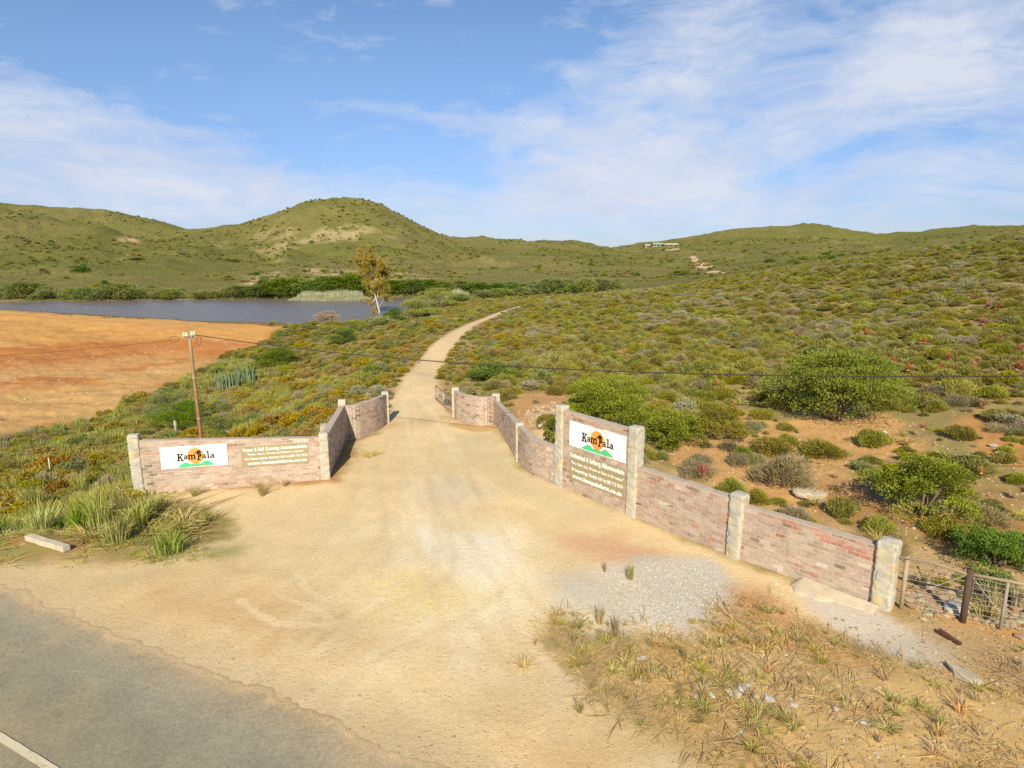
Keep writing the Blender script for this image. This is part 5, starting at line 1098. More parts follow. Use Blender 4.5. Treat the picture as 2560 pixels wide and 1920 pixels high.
for i, (x, y, w, lab) in enumerate(al):
    q, z, ww, h = dims(x, y + w * .5, w, y - w * .5, 0.); s = ww * 1.15; o = obj('aloe', PR['aloe%d' % (i % 3)], None, (q[0], q[1], z + .38 * s + .12)); o.scale = (s, s, s * 1.15); o.rotation_euler = (rng.normal(0, .12), rng.normal(0, .12), i); BIGS.append((q[0], q[1], s * .35))
    tag(o, lab or 'small red aloe among the scrub', 'aloe', 'red aloes dotting the hillside scrub'); ALQ.append((o, i)) if lab is None else None

# ------------------------------------------------------------ scrub, grass: nearest plants are objects, the rest ground cover
BIGS += [(float(Gt(90, 1362)[0]), float(Gt(90, 1362)[1]), .7), (float(Gt(140, 1380)[0]), float(Gt(140, 1380)[1]), .7), (float(Gt(110, 1400)[0]), float(Gt(110, 1400)[1]), .8)]
NEAR = []   # (size/dist, key, x, y, z, scale, region)
def choose(r_, n_, table): ks, ws = zip(*table); ws = np.array(ws) / sum(ws); return np.array(ks)[r_.choice(len(ks), n_, p=ws)]
def not_big(x, y, f=1.08):
    B = np.array(BIGS); ok = np.ones(len(x), bool)
    for bx_, by_, br in B: ok &= (x - bx_) ** 2 + (y - by_) ** 2 > (br * f) ** 2
    return ok
def scrub_band(name, n_, r0, r1, smin, smax, label, near=False, p=0., keep_far=1.):
    x, y, r, a = cand(n_, r0, r1, -.80, .80, p); r_ = np.random.default_rng(n_)
    k = free(x, y, .15) & not_big(x, y); sp = inside(x, y, SPARSE); k &= ~sp | (r_.random(len(x)) < .25); b2 = inside(x, y, BARE2); k &= ~b2 | (r_.random(len(x)) < .06)
    clear = fbm(x, y, .25, 3, 77); k &= r_.random(len(x)) < np.where(clear < .36, .35, 1.) * keep_far
    if r0 > 140: k &= (fbm(x, y, .03, 4, 78) > .46) & ~(inside(x, y, LAKE, -8))
    if r0 < 30: k &= ~((x > .5) & (y < np.interp(x, FRX, FRY) + .1)) & ~inside(x, y, GZ)
    lbk = inside(x, y, BANKS); k &= ~lbk | (r_.random(len(x)) < .04)
    lb = inside(x, y, LEFTB) & (r < 32); x, y, r, a, lb, sp = [v[k] for v in (x, y, r, a, lb, sp)]; z = height(x, y)
    z0 = z; nn = len(x); kind = np.empty(nn, object); reg = np.where(lb, 'bank', np.where(x > -4.5 + .10 * y * (y > 40), 'right', 'left'))
    patch = fbm(x, y, .12, 3, 80)
    R_ = choose(r_, nn, (('olive', .48), ('yel', .19), ('grey', .09), ('mid', .02), ('gtuft', .22))); R2 = choose(r_, nn, (('grey', .40), ('silver', .08), ('olive', .36), ('yel', .16))); Lf = choose(r_, nn, (('gold', .32), ('olive', .22), ('yel', .13), ('grey', .12), ('mid', .05), ('silver', .02), ('gtuft', .14)))
    Lf2 = choose(r_, nn, (('gold', .10), ('olive', .48), ('yel', .20), ('grey', .14), ('mid', .06), ('silver', .02))); Bk = choose(r_, nn, (('grass', .46), ('lush', .22), ('dry', .13), ('gold', .07), ('olive', .04), ('grey', .07), ('mid', .01))); Fr = choose(r_, nn, (('olive', .62), ('mid', .20), ('yel', .12), ('dark', .06)))
    kind = np.where(reg == 'right', np.where(patch > .60, R2, R_), np.where(reg == 'left', np.where((r > 62) | (patch < .4), Lf2, Lf), Bk))
    if r0 > 140: kind = Fr
    dd_ = -sdist(x, y, DRIVE)
    s = (smin + (smax - smin) * r_.random(nn) ** 2.4) * (.75 + .5 * fbm(x, y, .4, 2, 81)); s = np.where(sp, s * r_.uniform(.7, 1.3, nn), s); s = np.where(lb, np.minimum(s, .95), s); s = np.where(sp, s * .62, s); s = np.where(kind == 'gtuft', np.minimum(s, .85), s); s = np.where(r < 34, np.minimum(s, 1.35), s); s = s * np.where((dd_ > 0) & (dd_ < 3), .55, 1.)
    num = np.char.mod('%d', r_.integers(0, 3, nn)); keys = np.char.add(kind.astype(str), num)
    imp = s / r
    if near:
        order = np.argsort(-imp); take = np.zeros(nn, bool); cnt = {}
        lim = {'gtuft': 0, 'olive': 110, 'gold': 90, 'yel': 50, 'grey': 70, 'mid': 30, 'silver': 20, 'grass': 34, 'lush': 26, 'dry': 30}
        inview = np.abs(a) < .70; px_, py_, _ = proj(np.c_[x, y, z]); inview &= (px_ > -20) & (px_ < 2580) & (py_ < 1930)
        for i in order:
            if not inview[i]: continue
            kk = kind[i]
            if cnt.get(kk, 0) < lim.get(kk, 20): take[i] = True; cnt[kk] = cnt.get(kk, 0) + 1
        for i in np.where(take)[0]: NEAR.append((keys[i], kind[i], x[i], y[i], z[i], s[i], reg[i], bool(sp[i])))
        x, y, z, s, keys = x[~take], y[~take], z[~take], s[~take], keys[~take]
    scatter(name, np.c_[x, y, z - .05 * s], list(keys), s, label, .78 if r0 > 40 else .9)
scrub_band('scrub_vegetation', 13000, 12, 60, .45, 1.7, 'dense low scrub in greens, golds and greys covering the near slopes', True)
scrub_band('hillside_vegetation', 36000, 58, 165, .5, 2.0, 'dense low scrub on the slopes beside the driveway')
scrub_band('distant_vegetation', 20000, 165, 620, .5, 2.8, 'scattered bushes on the far hills', False, .7)
WORD = {'olive': ('olive shrub', 'shrub'), 'gold': ('golden brown shrub', 'shrub'), 'yel': ('yellow green shrub', 'shrub'), 'grey': ('grey twiggy shrub', 'shrub'), 'mid': ('grey green leafy shrub', 'shrub'), 'silver': ('pale silvery shrub', 'shrub'), 'grass': ('tall pale grass tuft', 'grass tuft'), 'lush': ('lush green grass tuft', 'grass tuft'), 'dry': ('straw coloured tuft', 'grass tuft')}
LM = [(g, P_[k]) for k, g in (('L1', 'the outer signboard pillar'), ('L2', 'the signboard pillar at the driveway'), ('L3', 'the left corner pillar'), ('L4', 'the left gate pillar'), ('R1', 'the right gate pillar'), ('R2', 'the right corner pillar'), ('R4', 'the first tall pillar'), ('R5', 'the second tall pillar'), ('R6', 'the lower stone pillar'), ('R7', 'the last stone pillar'))] + \
    [(g, Gt(x, y)[:2]) for x, y, g in ((504, 1094, 'the utility pole'), (572, 975, 'the upright succulent stems'), (690, 925, 'the dark bush beyond the succulents'), (2082, 1050, 'the big lone bush'), (2300, 1290, 'the patchy bush'), (1528, 1060, 'the bush behind the tall signboard'), (1785, 1100, 'the dull olive bush'), (2490, 1420, 'the bush behind the rail fence'), (1228, 955, 'the dark spreading bush'), (1050, 900, 'the middle of the driveway'), (1200, 810, 'the driveway bend'), (200, 1345, 'the vivid green ditch clump'), (120, 1366, 'the fallen concrete post'), (2470, 1125, 'the bare mound'), (1755, 1190, 'the aloe above the low wall'), (600, 1090, 'the middle of the English signboard wall'), (2340, 900, 'the high aloes'), (127, 1190, 'the white stake'), (2430, 1560, 'the dark fence post'), (1338, 1612, 'the tip of the dry verge'), (2405, 1700, 'the flat grey rock slab'), (1575, 1448, 'the upright green tuft at the gravel'), (1850, 1740, 'the whitish stones'), (1830, 1520, 'the right edge of the gravel patch'))]
LMP = np.array([p for _, p in LM]); ORD = ['nearest', 'second nearest', 'third nearest', 'fourth nearest', 'fifth nearest', 'sixth nearest', 'seventh nearest', 'eighth nearest', 'ninth nearest', 'tenth nearest', 'eleventh nearest', 'twelfth nearest', 'thirteenth nearest', 'fourteenth nearest', 'fifteenth nearest', 'sixteenth nearest', 'seventeenth nearest', 'eighteenth nearest', 'nineteenth nearest', 'twentieth nearest']
def place_words(items):
    """items: (word, x, y) -> a phrase per item that ranks it among its own kind by the closest landmark and side"""
    out = [None] * len(items); grp = {}
    for i, (w_, x, y) in enumerate(items):
        d2 = ((LMP - (x, y)) ** 2).sum(1); k = int(d2.argmin()); dx, dy = x - LMP[k][0], y - LMP[k][1]
        side = ('beyond' if dy > 0 else 'in front of') if abs(dy) > abs(dx) else ('to the right of' if dx > 0 else 'to the left of'); grp.setdefault((w_, k, side), []).append((float(d2[k]), i))
    for (w_, k, side), L in grp.items():
        L.sort()
        for n_, (_, i) in enumerate(L):
            nm = LM[k][0]; out[i] = (w_ + ' ' + side + ' ' + nm) if len(L) == 1 else (ORD[n_] + ' ' + w_ + ' ' + side + ' ' + nm if n_ < 20 else w_ + ' further ' + side + ' ' + nm)
    return out
_al = alab()
for o, i in ALQ: o['label'] = _al[i]
REG = {'bank': 'on the grassy bank left of the English signboard wall', 'left': 'in the scrub between the driveway and the orange field', 'right': 'in the scrub covering the slope right of the driveway'}
labs = place_words([(WORD[n_[1]][0], n_[2], n_[3]) for n_ in NEAR])
for lab, (key, kd, x, y, z, s, rg, sp) in zip(labs, NEAR):
    w_, cat = WORD[kd]; o = obj('shrub' if cat == 'shrub' else 'grass_tuft', PR[key], None, (x, y, z - .05 * s)); o.scale = (s * rng.uniform(.85, 1.2), s * rng.uniform(.85, 1.2), s * rng.uniform(.8, 1.2)); o.rotation_euler = (0, 0, rng.uniform(0, 6.28))
    tag(o, lab, cat, w_ + 's ' + ('on the bare stony slope behind the right wall' if sp else REG[rg]))

# grass and straw on the verges
def zone(P, n_, sd_): r_ = np.random.default_rng(sd_); lo, hi = P.min(0), P.max(0); x = r_.uniform(lo[0], hi[0], n_); y = r_.uniform(lo[1], hi[1], n_); k = inside(x, y, P); return x[k], y[k], r_
x, y, r_ = zone(GZ, 1350, 3); dn = fbm(x, y, .8, 3, 91); k = (r_.random(len(x)) < sstep(.36, .62, dn)); x, y = x[k], y[k]; d_ = sdist(x, y, GZ)
kd = np.where(r_.random(len(x)) < .5, 'dry', np.where(r_.random(len(x)) < .3, 'dryb', 'gtuft')); kd = np.where((d_ < 1.0) & (r_.random(len(x)) < .6) & (x < 6), 'gtuft', kd); s = r_.uniform(.13, .34, len(x)) * sstep(-.2, .6, d_).clip(.6, 1)
px_, py_, _ = proj(np.c_[x, y, 0 * x]); vis = (px_ < 2580) & (py_ < 1930); order = np.argsort(-(s / y) * vis); ind = order[:150]
keys = np.array([a + str(i % 3) for i, a in enumerate(kd)])
VW = {'dry': 'straw coloured tuft', 'dryb': 'dead brown grass tuft', 'gtuft': 'pale spreading tuft'}
labs = dict(zip(ind, place_words([(VW[kd[i]], x[i], y[i]) for i in ind])))
for i in ind:
    o = obj('grass_tuft', PR[keys[i]], None, (x[i], y[i], float(height(x[i], y[i])) - .01)); sc_ = s[i] * 1.15; o.scale = (sc_, sc_, sc_ * rng.uniform(.8, 1.15)); o.rotation_euler = (0, 0, rng.uniform(0, 6.28))
    tag(o, labs[i], 'grass tuft', VW[kd[i]] + 's on the dry verge')
rest = np.setdiff1d(np.arange(len(x)), ind); scatter('dry_grass', np.c_[x[rest], y[rest], height(x[rest], y[rest]) - .01], list(keys[rest]), s[rest], 'dry straw and short grass on the verge below the right wall')
# low litter of straw between the tufts, green mats at the left roadside
PR['mat0'] = grass_proto('mat', L_dry, 201, 16, .14, .9, .9, .05, .9); PR['mat1'] = grass_proto('mat', L_dryb, 202, 14, .12, .8, .9, .045, .9); PR['gmat0'] = grass_proto('mat', L_grass, 203, 60, .28, .6, .8, .04, .5); PR['gmat1'] = grass_proto('mat', L_tuft, 204, 60, .28, .6, .8, .04, .5)
x, y, r_ = zone(GZ, 3000, 4); k = r_.random(len(x)) < sstep(.30, .60, fbm(x, y, 1.1, 3, 92)); x, y = x[k], y[k]
scatter('straw_grass', np.c_[x, y, height(x, y)], ['mat%d' % v for v in r_.integers(0, 2, len(x))], r_.uniform(.15, .38, len(x)), 'flattened straw littering the dry verge')
VL = Gts([(-500, 1300), (60, 1330), (200, 1335), (380, 1260), (430, 1262), (480, 1300), (520, 1350), (540, 1400), (330, 1415), (60, 1420), (-500, 1430)])
x, y, r_ = zone(VL, 7000, 5); k = r_.random(len(x)) < sstep(.30, .50, fbm(x, y, .9, 3, 93)) * sstep(-.05, .5, sdist(x, y, VL)); k &= not_big(x, y) | (x > -8); x, y = x[k], y[k]
scatter('verge_grass', np.c_[x, y, height(x, y)], [('gmat%d' % v) if u < .75 else 'mat0' for v, u in zip(r_.integers(0, 2, len(x)), r_.random(len(x)))], r_.uniform(.15, .42, len(x)), 'short green and straw grass along the left road verge')
BK = Gts([(-700, 1250), (-700, 1120), (0, 1090), (340, 1010), (345, 1240), (470, 1290), (560, 1330), (200, 1350), (0, 1330)])
x, y, r_ = zone(BK, 9000, 6); k = (r_.random(len(x)) < .6) & free(x, y, -.1); x, y = x[k], y[k]
scatter('bank_grass', np.c_[x, y, height(x, y)], [('gmat%d' % v) if u < .5 else ('mat0' if u < .65 else ('grass%d' % v if u < .85 else 'gtuft%d' % v)) for v, u in zip(r_.integers(0, 2, len(x)), r_.random(len(x)))], r_.uniform(.5, 1.1, len(x)), 'grass filling the bank between the shrubs left of the signboard wall')
B2 = Gts([(-100, 1095), (340, 995), (560, 905), (640, 872), (720, 900), (860, 960), (840, 1010), (720, 1080), (340, 1092), (0, 1180)])
x, y, r_ = zone(B2, 5200, 7); k = (r_.random(len(x)) < sstep(.40, .60, fbm(x, y, .18, 3, 94))) & free(x, y, .1) & not_big(x, y, .8); x, y = x[k], y[k]
scatter('slope_grass', np.c_[x, y, height(x, y)], [('gtuft%d' % v) if u < .5 else ('grass%d' % v if u < .8 else 'lush%d' % v) for v, u in zip(r_.integers(0, 3, len(x)), r_.random(len(x)))], r_.uniform(.45, .95, len(x)), 'yellowing grass between the shrubs near the orange field')
# named tufts
for i, (px, by, w, ty, key, lab) in enumerate(((655, 1240, 42, 1185, 'gtuft0', 'bushy green tuft casting a shadow below the English wording'), (487, 1240, 36, 1205, 'gtuft1', 'green tuft at the foot of the signboard wall under the white board'), (447, 1290, 32, 1240, 'gtuft2', 'green tuft on the bank nearest below the outer pillar'), (510, 1318, 36, 1272, 'gtuft0', 'rounded green tuft lowest on the bank below the outer pillar'),
        (712, 1215, 22, 1190, 'dry1', 'small dry tuft near the right end of the signboard wall'), (1575, 1448, 30, 1395, 'grass1', 'upright green tuft at the edge of the grey gravel patch'), (1512, 1430, 26, 1392, 'dryb0', 'upright brown tuft left of the green tuft at the gravel patch'), (1338, 1612, 26, 1588, 'dryb1', 'dark tuft standing in for the drone shadow at the tip of the dry verge'), (1448, 1780, 38, 1745, 'gtuft1', 'lone green tuft on the bare sand near the road'),  # the dark tuft at the verge tip is added in place of the drone's shadow
        (1310, 1665, 60, 1640, 'gtuft2', 'flat green tuft alone on the sand left of the dry verge'), (1500, 1560, 60, 1500, 'dryb2', 'tall dark dry tuft at the gravel patch edge'), (1540, 1590, 46, 1520, 'dryb0', 'second tall dark dry tuft at the gravel patch edge'), (1390, 1560, 40, 1530, 'gtuft0', 'green tuft at the left tip of the dry verge'), (1435, 1595, 40, 1570, 'gtuft1', 'compact green tuft near the left tip of the dry verge'),
        (215, 1330, 90, 1235, 'lush0', 'vivid green clump in the ditch behind the white concrete post'), (150, 1318, 70, 1250, 'lush1', 'green clump directly above the white concrete post'), (250, 1325, 80, 1215, 'grass0', 'tallest pale green grass clump on the bank'), (310, 1298, 72, 1205, 'grass1', 'tall pale grass clump left of the outer pillar foot'), (90, 1290, 80, 1190, 'grass2', 'tall pale grass clump at the ditch'), (370, 1300, 70, 1225, 'grass0', 'pale grass clump just below the outer pillar'),
        (2305, 1470, 34, 1405, 'dry0', 'straw tuft in front of the rail fence near the dark post'), (2480, 1530, 50, 1450, 'dry1', 'straw tuft at the thin fence post'), (2540, 1520, 60, 1430, 'dry2', 'large straw tuft behind the thin fence post'), (925, 1140, 30, 1122, 'gmat1', 'small green tuft in the shadow edge of the left return wall'))):
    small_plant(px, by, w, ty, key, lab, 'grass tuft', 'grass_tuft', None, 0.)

# ------------------------------------------------------------ stones
def stones(name, poly, n_, smin, smax, keys, label, sd_, terr=False, pw=2.):
    P = Gts(poly) if terr else G0s(poly); x, y, r_ = zone(P, n_, sd_); dd = sdist(x, y, P); k = r_.random(len(x)) < sstep(0, .5, dd).clip(.2, 1); wd = np.min([ldist(x, y, w) for w in WALLP], 0); k &= wd > .2; x, y = x[k], y[k]; s = smin + (smax - smin) * r_.random(len(x)) ** pw
    scatter(name, np.c_[x, y, height(x, y) + s * .08], [keys[i % len(keys)] for i in r_.integers(0, 99, len(x))], s, label)
stones('roadside_gravel', [(330, 1560), (560, 1600), (900, 1720), (1150, 1850), (1300, 1960), (1100, 1960), (900, 1850), (600, 1700), (400, 1630)], 1500, .015, .07, ['rocka0', 'rocka1', 'rockb0', 'rocka2'], 'loose pale gravel along the asphalt edge', 1)
stones('sand_gravel', [(-100, 1430), (700, 1400), (1300, 1500), (1500, 1700), (1800, 1920), (1200, 2000), (500, 1650), (-100, 1480)], 3200, .008, .03, ['rocka0', 'rockb1', 'rockg0'], 'small pebbles on the sandy forecourt', 2, pw=4)
stones('slope_rubble', [(1600, 1160), (1700, 1080), (1960, 1075), (2250, 1085), (2560, 1200), (2900, 1400), (2900, 1700), (2400, 1560), (2230, 1520), (2180, 1350), (1850, 1240)], 9000, .02, .16, ['rocka0', 'rockb0', 'rockb1', 'rocka2', 'rockb2'], 'loose orange and pale stones on the slope behind the right wall', 3, pw=3)
stones('verge_rubble', [(1850, 1470), (2000, 1520), (2200, 1560), (2300, 1540), (2560, 1580), (2900, 1700), (2900, 2100), (2200, 2100), (1700, 1700)], 6500, .015, .10, ['rocka0', 'rockb0', 'rockg1', 'rocka1', 'rockb2'], 'small stones scattered over the dry verge', 4, pw=3)
stones('bank_rubble', [(1290, 1040), (1400, 1010), (1420, 1090), (1400, 1190), (1340, 1160), (1290, 1110)], 700, .05, .28, ['rocka0', 'rocka1', 'rocka2', 'rockg0'], 'pale broken rubble behind the bent wall', 5, pw=2.5)
stones('corner_gravel', [(1140, 1058), (1200, 1068), (1238, 1070), (1248, 1082), (1180, 1082), (1125, 1064)], 500, .03, .10, ['rocka0', 'rockb0'], 'orange gravel ridge at the foot of the right curved wall', 6)
stones('patch_gravel', [(1590, 1400), (1780, 1392), (1840, 1462), (1820, 1545), (1700, 1590), (1560, 1570), (1480, 1500), (1500, 1430)], 11000, .02, .05, ['rocks0', 'rocks1', 'rocks2', 'rockg0'], 'grey crushed stone spread in front of the lower pillar', 7)
stones('field_rubble', [(0, 900), (300, 870), (600, 850), (640, 870), (500, 930), (330, 1010), (0, 1095), (-300, 1100), (-300, 900)], 2600, .05, .35, ['rocka0', 'rockb0', 'rocka1', 'rockb1'], 'stones scattered over the orange field', 8, True, 4)
stones('fence_rubble', [(2240, 1420), (2420, 1440), (2640, 1500), (2700, 1640), (2420, 1560), (2330, 1580), (2240, 1510)], 1700, .04, .30, ['rockg0', 'rockg1', 'rockb0', 'rockg2', 'rockb2'], 'broken slabs heaped under the rail fence', 9, False, 2.2)
def rock(px, by, wpx, hpx, col, label, seed, flat=.5, rz=0., name='rock', group=None, asp=.7):
    q, z, w, h = dims(px, by, wpx, by - hpx, .2); me = rock_proto(name, seed, 1., 3, col); o = obj(name, me, None, (q[0], q[1], z + w * flat * .22)); o.scale = (w * 1.25, w * 1.25 * asp, w * flat); o.rotation_euler = (0, .05, rz); return tag(o, label, 'rock', group)
rock(2405, 1695, 80, 40, (.44, .38, .26), 'flat grey rock slab with a lichen top lying on the verge below the rail fence', 1, .28, -.9)
rock(2400, 1535, 70, 30, (.50, .47, .38), 'pale boulder behind the dark fence post', 2, .5, .3)
rock(2025, 1245, 84, 26, (.48, .42, .30), 'long flat boulder beneath the grey twiggy shrub', 3, .35, .1)
rock(2052, 1262, 30, 18, (.34, .33, .30), 'small dark grey boulder just right of the long flat boulder', 4)
rock(2060, 1325, 22, 16, (.72, .66, .48), 'cream white stone beside the top of the last wall panel', 5)
rock(1940, 1462, 16, 12, (.62, .55, .42), 'rounded pale stone on the sand left of the concrete apron', 6)
rock(2480, 1118, 22, 16, (.40, .40, .34), 'grey rock on top of the bare mound', 7)
rock(2500, 1140, 28, 18, (.42, .41, .33), 'larger grey rock just below the top of the bare mound', 8)
rock(2210, 1083, 14, 10, (.60, .62, .50), 'pale rock at the right foot of the big lone bush', 9)
WX = [1752, 1772, 1780, 1815, 1838, 1862, 1870, 1885, 1925, 1985, 1850, 2160, 1610, 2090, 1740]
for i, (x, y, w) in enumerate(((1752, 1725, 34), (1772, 1715, 26), (1780, 1740, 22), (1815, 1730, 20), (1838, 1745, 36), (1862, 1732, 36), (1870, 1715, 22), (1885, 1745, 24), (1925, 1755, 34), (1985, 1765, 20), (1850, 1835, 14), (2160, 1810, 20), (1610, 1650, 20), (2090, 1775, 18), (1740, 1745, 20))):
    rock(x, y, w, w * .5, (.58, .54, .46), ['first', 'second', 'third', 'fourth', 'fifth', 'sixth', 'seventh', 'eighth', 'ninth', 'tenth', 'eleventh', 'twelfth', 'thirteenth', 'fourteenth', 'fifteenth'][sorted(WX).index(x)] + ' whitish stone from the left in the dry verge grass', 20 + i, .4, i, 'white_stone', 'whitish stones in the dry verge grass')

# ------------------------------------------------------------ gate, fence, pole, wires and odds and ends
def gate():
    hp = away(g0(1134, 1044), .05); fb = g0(1090, 1002); root = thing('wire_gate', 'open rusty tube gate swung back from the right gate pillar', 'gate', (hp[0], hp[1], 0)); d = np.array([fb[0] - hp[0], fb[1] - hp[1]]); Lg = np.linalg.norm(d); root.rotation_euler = (0, 0, math.atan2(d[1], d[0]))
    h1 = height_to(fb, 963); z0 = .12; c = (.33, .22, .15); fr = MB(); r_ = .028
    pts = [(0.05, 0, z0), (Lg, 0, z0), (Lg, 0, h1 - .08), (Lg - .08, 0, h1), (.05, 0, h1 - .0), (.05, 0, z0)]; fr.tube(pts, r_, 8, c); fr.build('gate_frame', M_metal, root, True)
    mb = MB(); mb.tube([(Lg * .55, 0, z0), (Lg * .55, 0, h1)], .02, 6, (.5, .42, .34)); mb.tube([(Lg, 0, z0), (Lg * .55, 0, h1 * .55)], .016, 6, c); mb.build('brace', M_metal, root, True)
    wm = MB()
    for k in range(7): z = z0 + (h1 - z0) * (k + 1) / 8; wm.tube([(.05, 0, z), (Lg, 0, z)], .005, 4, (.4, .37, .33))
    for k in range(9): x = Lg * (k + 1) / 10; wm.tube([(x, 0, z0), (x, 0, h1)], .004, 4, (.4, .37, .33))
    wm.build('wire_mesh', M_metal, root)
    kb = MB(); kb.box((Lg * .5, 0, z0 - .04), (Lg, .03, .14), 0, (.36, .24, .14)); kb.build('kick_board', M_wood, root)
    nb = MB(); nb.box((Lg * .56, -.035, h1 - .24), (.24, .012, .34), 0, (.80, .76, .80)); nb.build('notice_plate', M_conc, root)
gate()
def fence():
    R7 = P_['R7']; a = g0(2252, 1522); post1 = g0(2406, 1556); post2 = g0(2500, 1576)
    root = thing('rail_fence', 'wooden rail fence with wire, starting at the last stone pillar', 'fence', (a[0], a[1], 0), 0); root['kind'] = 'thing'; o = np.array([a[0], a[1], 0.]); pale = (.36, .285, .18); grey = (.28, .235, .15); dark = (.10, .065, .045)
    def T(p, y): z = height_to(p, y); return np.array([p[0], p[1], z]) - o
    def V3(p, z=-.2): return np.array([p[0], p[1], z]) - o
    t0 = T(a, 1392); t1 = T(post1, 1424); t2 = T(post2, 1458); far_ = post2 + (post2 - post1) * 3.0
    mb = MB(); mb.tube([V3(a), t0 + (0, 0, .02)], .045, 10, pale); mb.build('post', M_wood, root, True)
    mb = MB(); mb.tube([V3(post1), t1 + (0, 0, .0)], .062, 10, dark); mb.build('post', M_wood, root, True)
    mb = MB(); mb.tube([V3(post2), t2 + (0, 0, .02)], .032, 8, (.30, .27, .2)); mb.build('post', M_wood, root, True)
    p3 = far_; mb = MB(); mb.tube([V3(p3), V3(p3, t2[2])], .06, 8, dark); mb.build('post', M_wood, root, True)
    rs = V3(R7 + (a - R7) * .35, t0[2] - .03)
    mb = MB(); mb.tube([rs, (rs + t1) / 2 + (0, 0, .015), t1 - (0, 0, .12)], [.032, .035, .032], 8, grey); mb.build('rail', M_wood, root, True)
    mb = MB(); mb.tube([t1 - (0, 0, .10), (t1 + V3(p3, t2[2])) / 2 - (0, 0, .03), V3(p3, t2[2] - .02)], [.036, .036, .032], 8, (.40, .29, .19)); mb.build('rail', M_wood, root, True)
    w = MB()
    for k in range(9):
        f_ = .12 + k * .095; A_ = V3(a, t0[2] * f_); B_ = V3(post1, t1[2] * f_ * .98); C_ = V3(p3, t2[2] * f_)
        w.tube([A_, B_, C_], .0045, 4, (.38, .36, .32))
    for k in range(14):
        q = post1 + (p3 - post1) * (k + .5) / 14; w.tube([V3(q, .05), V3(q, t1[2] * .92)], .003, 4, (.38, .36, .32))
    w.tube([t1 - (0, 0, .1), V3(a + (post1 - a) * .35, t0[2] * .45)], .006, 4, (.45, .43, .38)); w.tube([t1 - (0, 0, .1), V3(post1 + (post2 - post1) * .95, t1[2] * .3)], .006, 4, (.45, .43, .38))
    w.build('wire_strands', M_metal, root)
fence()
def unproj_at(x, y, P0, n_):   # point of the pixel ray on the vertical plane through P0 with horizontal normal n_
    d = ray(x, y); o_ = np.array([0, 0, H]); t = ((np.array(P0) - o_) @ n_) / (d @ n_); return o_ + d * t
def pole_and_wires():
    Y = 27.; base_dir = ray(504, 1094); bx_, by_ = base_dir[0] / base_dir[1] * Y, Y; gz = float(height(bx_, by_)); d = ray(474, 846); top = np.array([0, 0, H]) + d * (Y / d[1])
    root = thing('utility_pole', 'leaning weathered brown utility pole with white insulators behind the signboard wall', 'pole', (bx_, by_, gz)); o = np.array([bx_, by_, gz]); T = top - o
    mb = MB(); n_ = 12
    for k in range(n_): pass
    pts = [np.array([0, 0, -.3]) + (T - np.array([0, 0, -.3])) * (k / n_) for k in range(n_ + 1)]; mb.tube(pts, [.092 - .03 * k / n_ for k in range(n_ + 1)], 10)
    me = mb.mesh('shaft', M_wood, True); co = np.array([v.co[2] for v in me.vertices]); t = (co / T[2]).clip(0, 1)[:, None]; c = np.ones((len(co), 4), np.float32); c[:, :3] = np.array([.30, .10, .035]) * (1 - t) + np.array([.33, .26, .15]) * t; me.attributes['Col'].data.foreach_set('color', c.ravel()); obj('shaft', me, root)
    dirw = unit(np.array([5., -2.2, 0])); 
    for k in range(3):
        z = T * (.12 + .3 * k); mb = MB(); mb.tube([z - np.array([0, 0, .02]), z + np.array([0, 0, .02])], .096 - .008 * k, 10, (.5, .4, .3)); mb.build('strap', M_metal, root)
    cb = MB(); cb.box(T + np.array([0, 0, .06]), (.08, .40, .07), math.atan2(dirw[1], dirw[0]) - math.pi / 2 + 1.2, (.25, .22, .18)); cb.build('crossarm', M_wood, root)
    ux = np.array([1., .15, 0])
    for s_, lift in ((-.21, .02), (-.10, .02), (.10, .06), (.21, .08)):
        mb = MB(); c_ = T + ux * s_ + np.array([0, 0, .10 + lift])
        for (za, zb, r) in ((-.10, -.02, .022), (-.02, .04, .06), (.04, .07, .035), (.07, .12, .052), (.12, .14, .03)): mb.tube([c_ + (0, 0, za), c_ + (0, 0, zb)], r, 10, (.80, .74, .58))
        mb.build('insulator', M_conc, root, True)
    for s_, vert in ((-.62, 0), (.36, 1)):
        mb = MB(); c_ = T + ux * s_ + np.array([0, 0, -.12 if vert else -.02]); rr = .19
        mb.tube([c_ + (np.array([math.cos(q) * rr * (.6 if vert else 1), .05 * math.sin(q), math.sin(q) * rr * (1 if vert else .65)])) for q in np.linspace(0, 6.28, 22)], .014, 5, (.18, .09, .05), False); mb.build('cable_loop', M_metal, root, True)
    # wires: cross the frame to poles beyond it
    A_ = top + np.array([0.25, -.1, -.02]); n_ = np.array([dirw[1], -dirw[0], 0.])
    W_ = [A_] + [unproj_at(x, y, A_, n_) for x, y in ((700, 864), (950, 880), (1280, 901), (1700, 926), (2100, 945), (2560, 962))]
    last = W_[-1]; dl = unit((W_[-1] - W_[-2]) * np.array([1, 1, 0])); W_ += [last + dl * 6 + np.array([0, 0, .6]), last + dl * 14 + np.array([0, 0, 2.2])]
    xs = np.array([(p - A_) @ dirw for p in W_]); zs = np.array([p[2] for p in W_]); pf = np.polyfit(xs, zs, 2); xx = np.linspace(0, xs[-1], 60)
    mb = MB(); mb.tube([A_ + dirw * u + np.array([0, 0, np.polyval(pf, u) - A_[2]]) * (1 if True else 0) for u in xx], .019, 5, (.07, .05, .04)); o2 = mb.build('overhead_wire', M_metal, None, True); tag(o2, 'long dark overhead wire running from the pole across the driveway and hillside', 'wire')
    B_ = top + np.array([-.62, 0, -.05]); d0 = ray(0, 892); end = np.array([0, 0, H]) + d0 * (32. / d0[1]); end2 = B_ + (end - B_) * 2.2 + np.array([0, 0, .8])
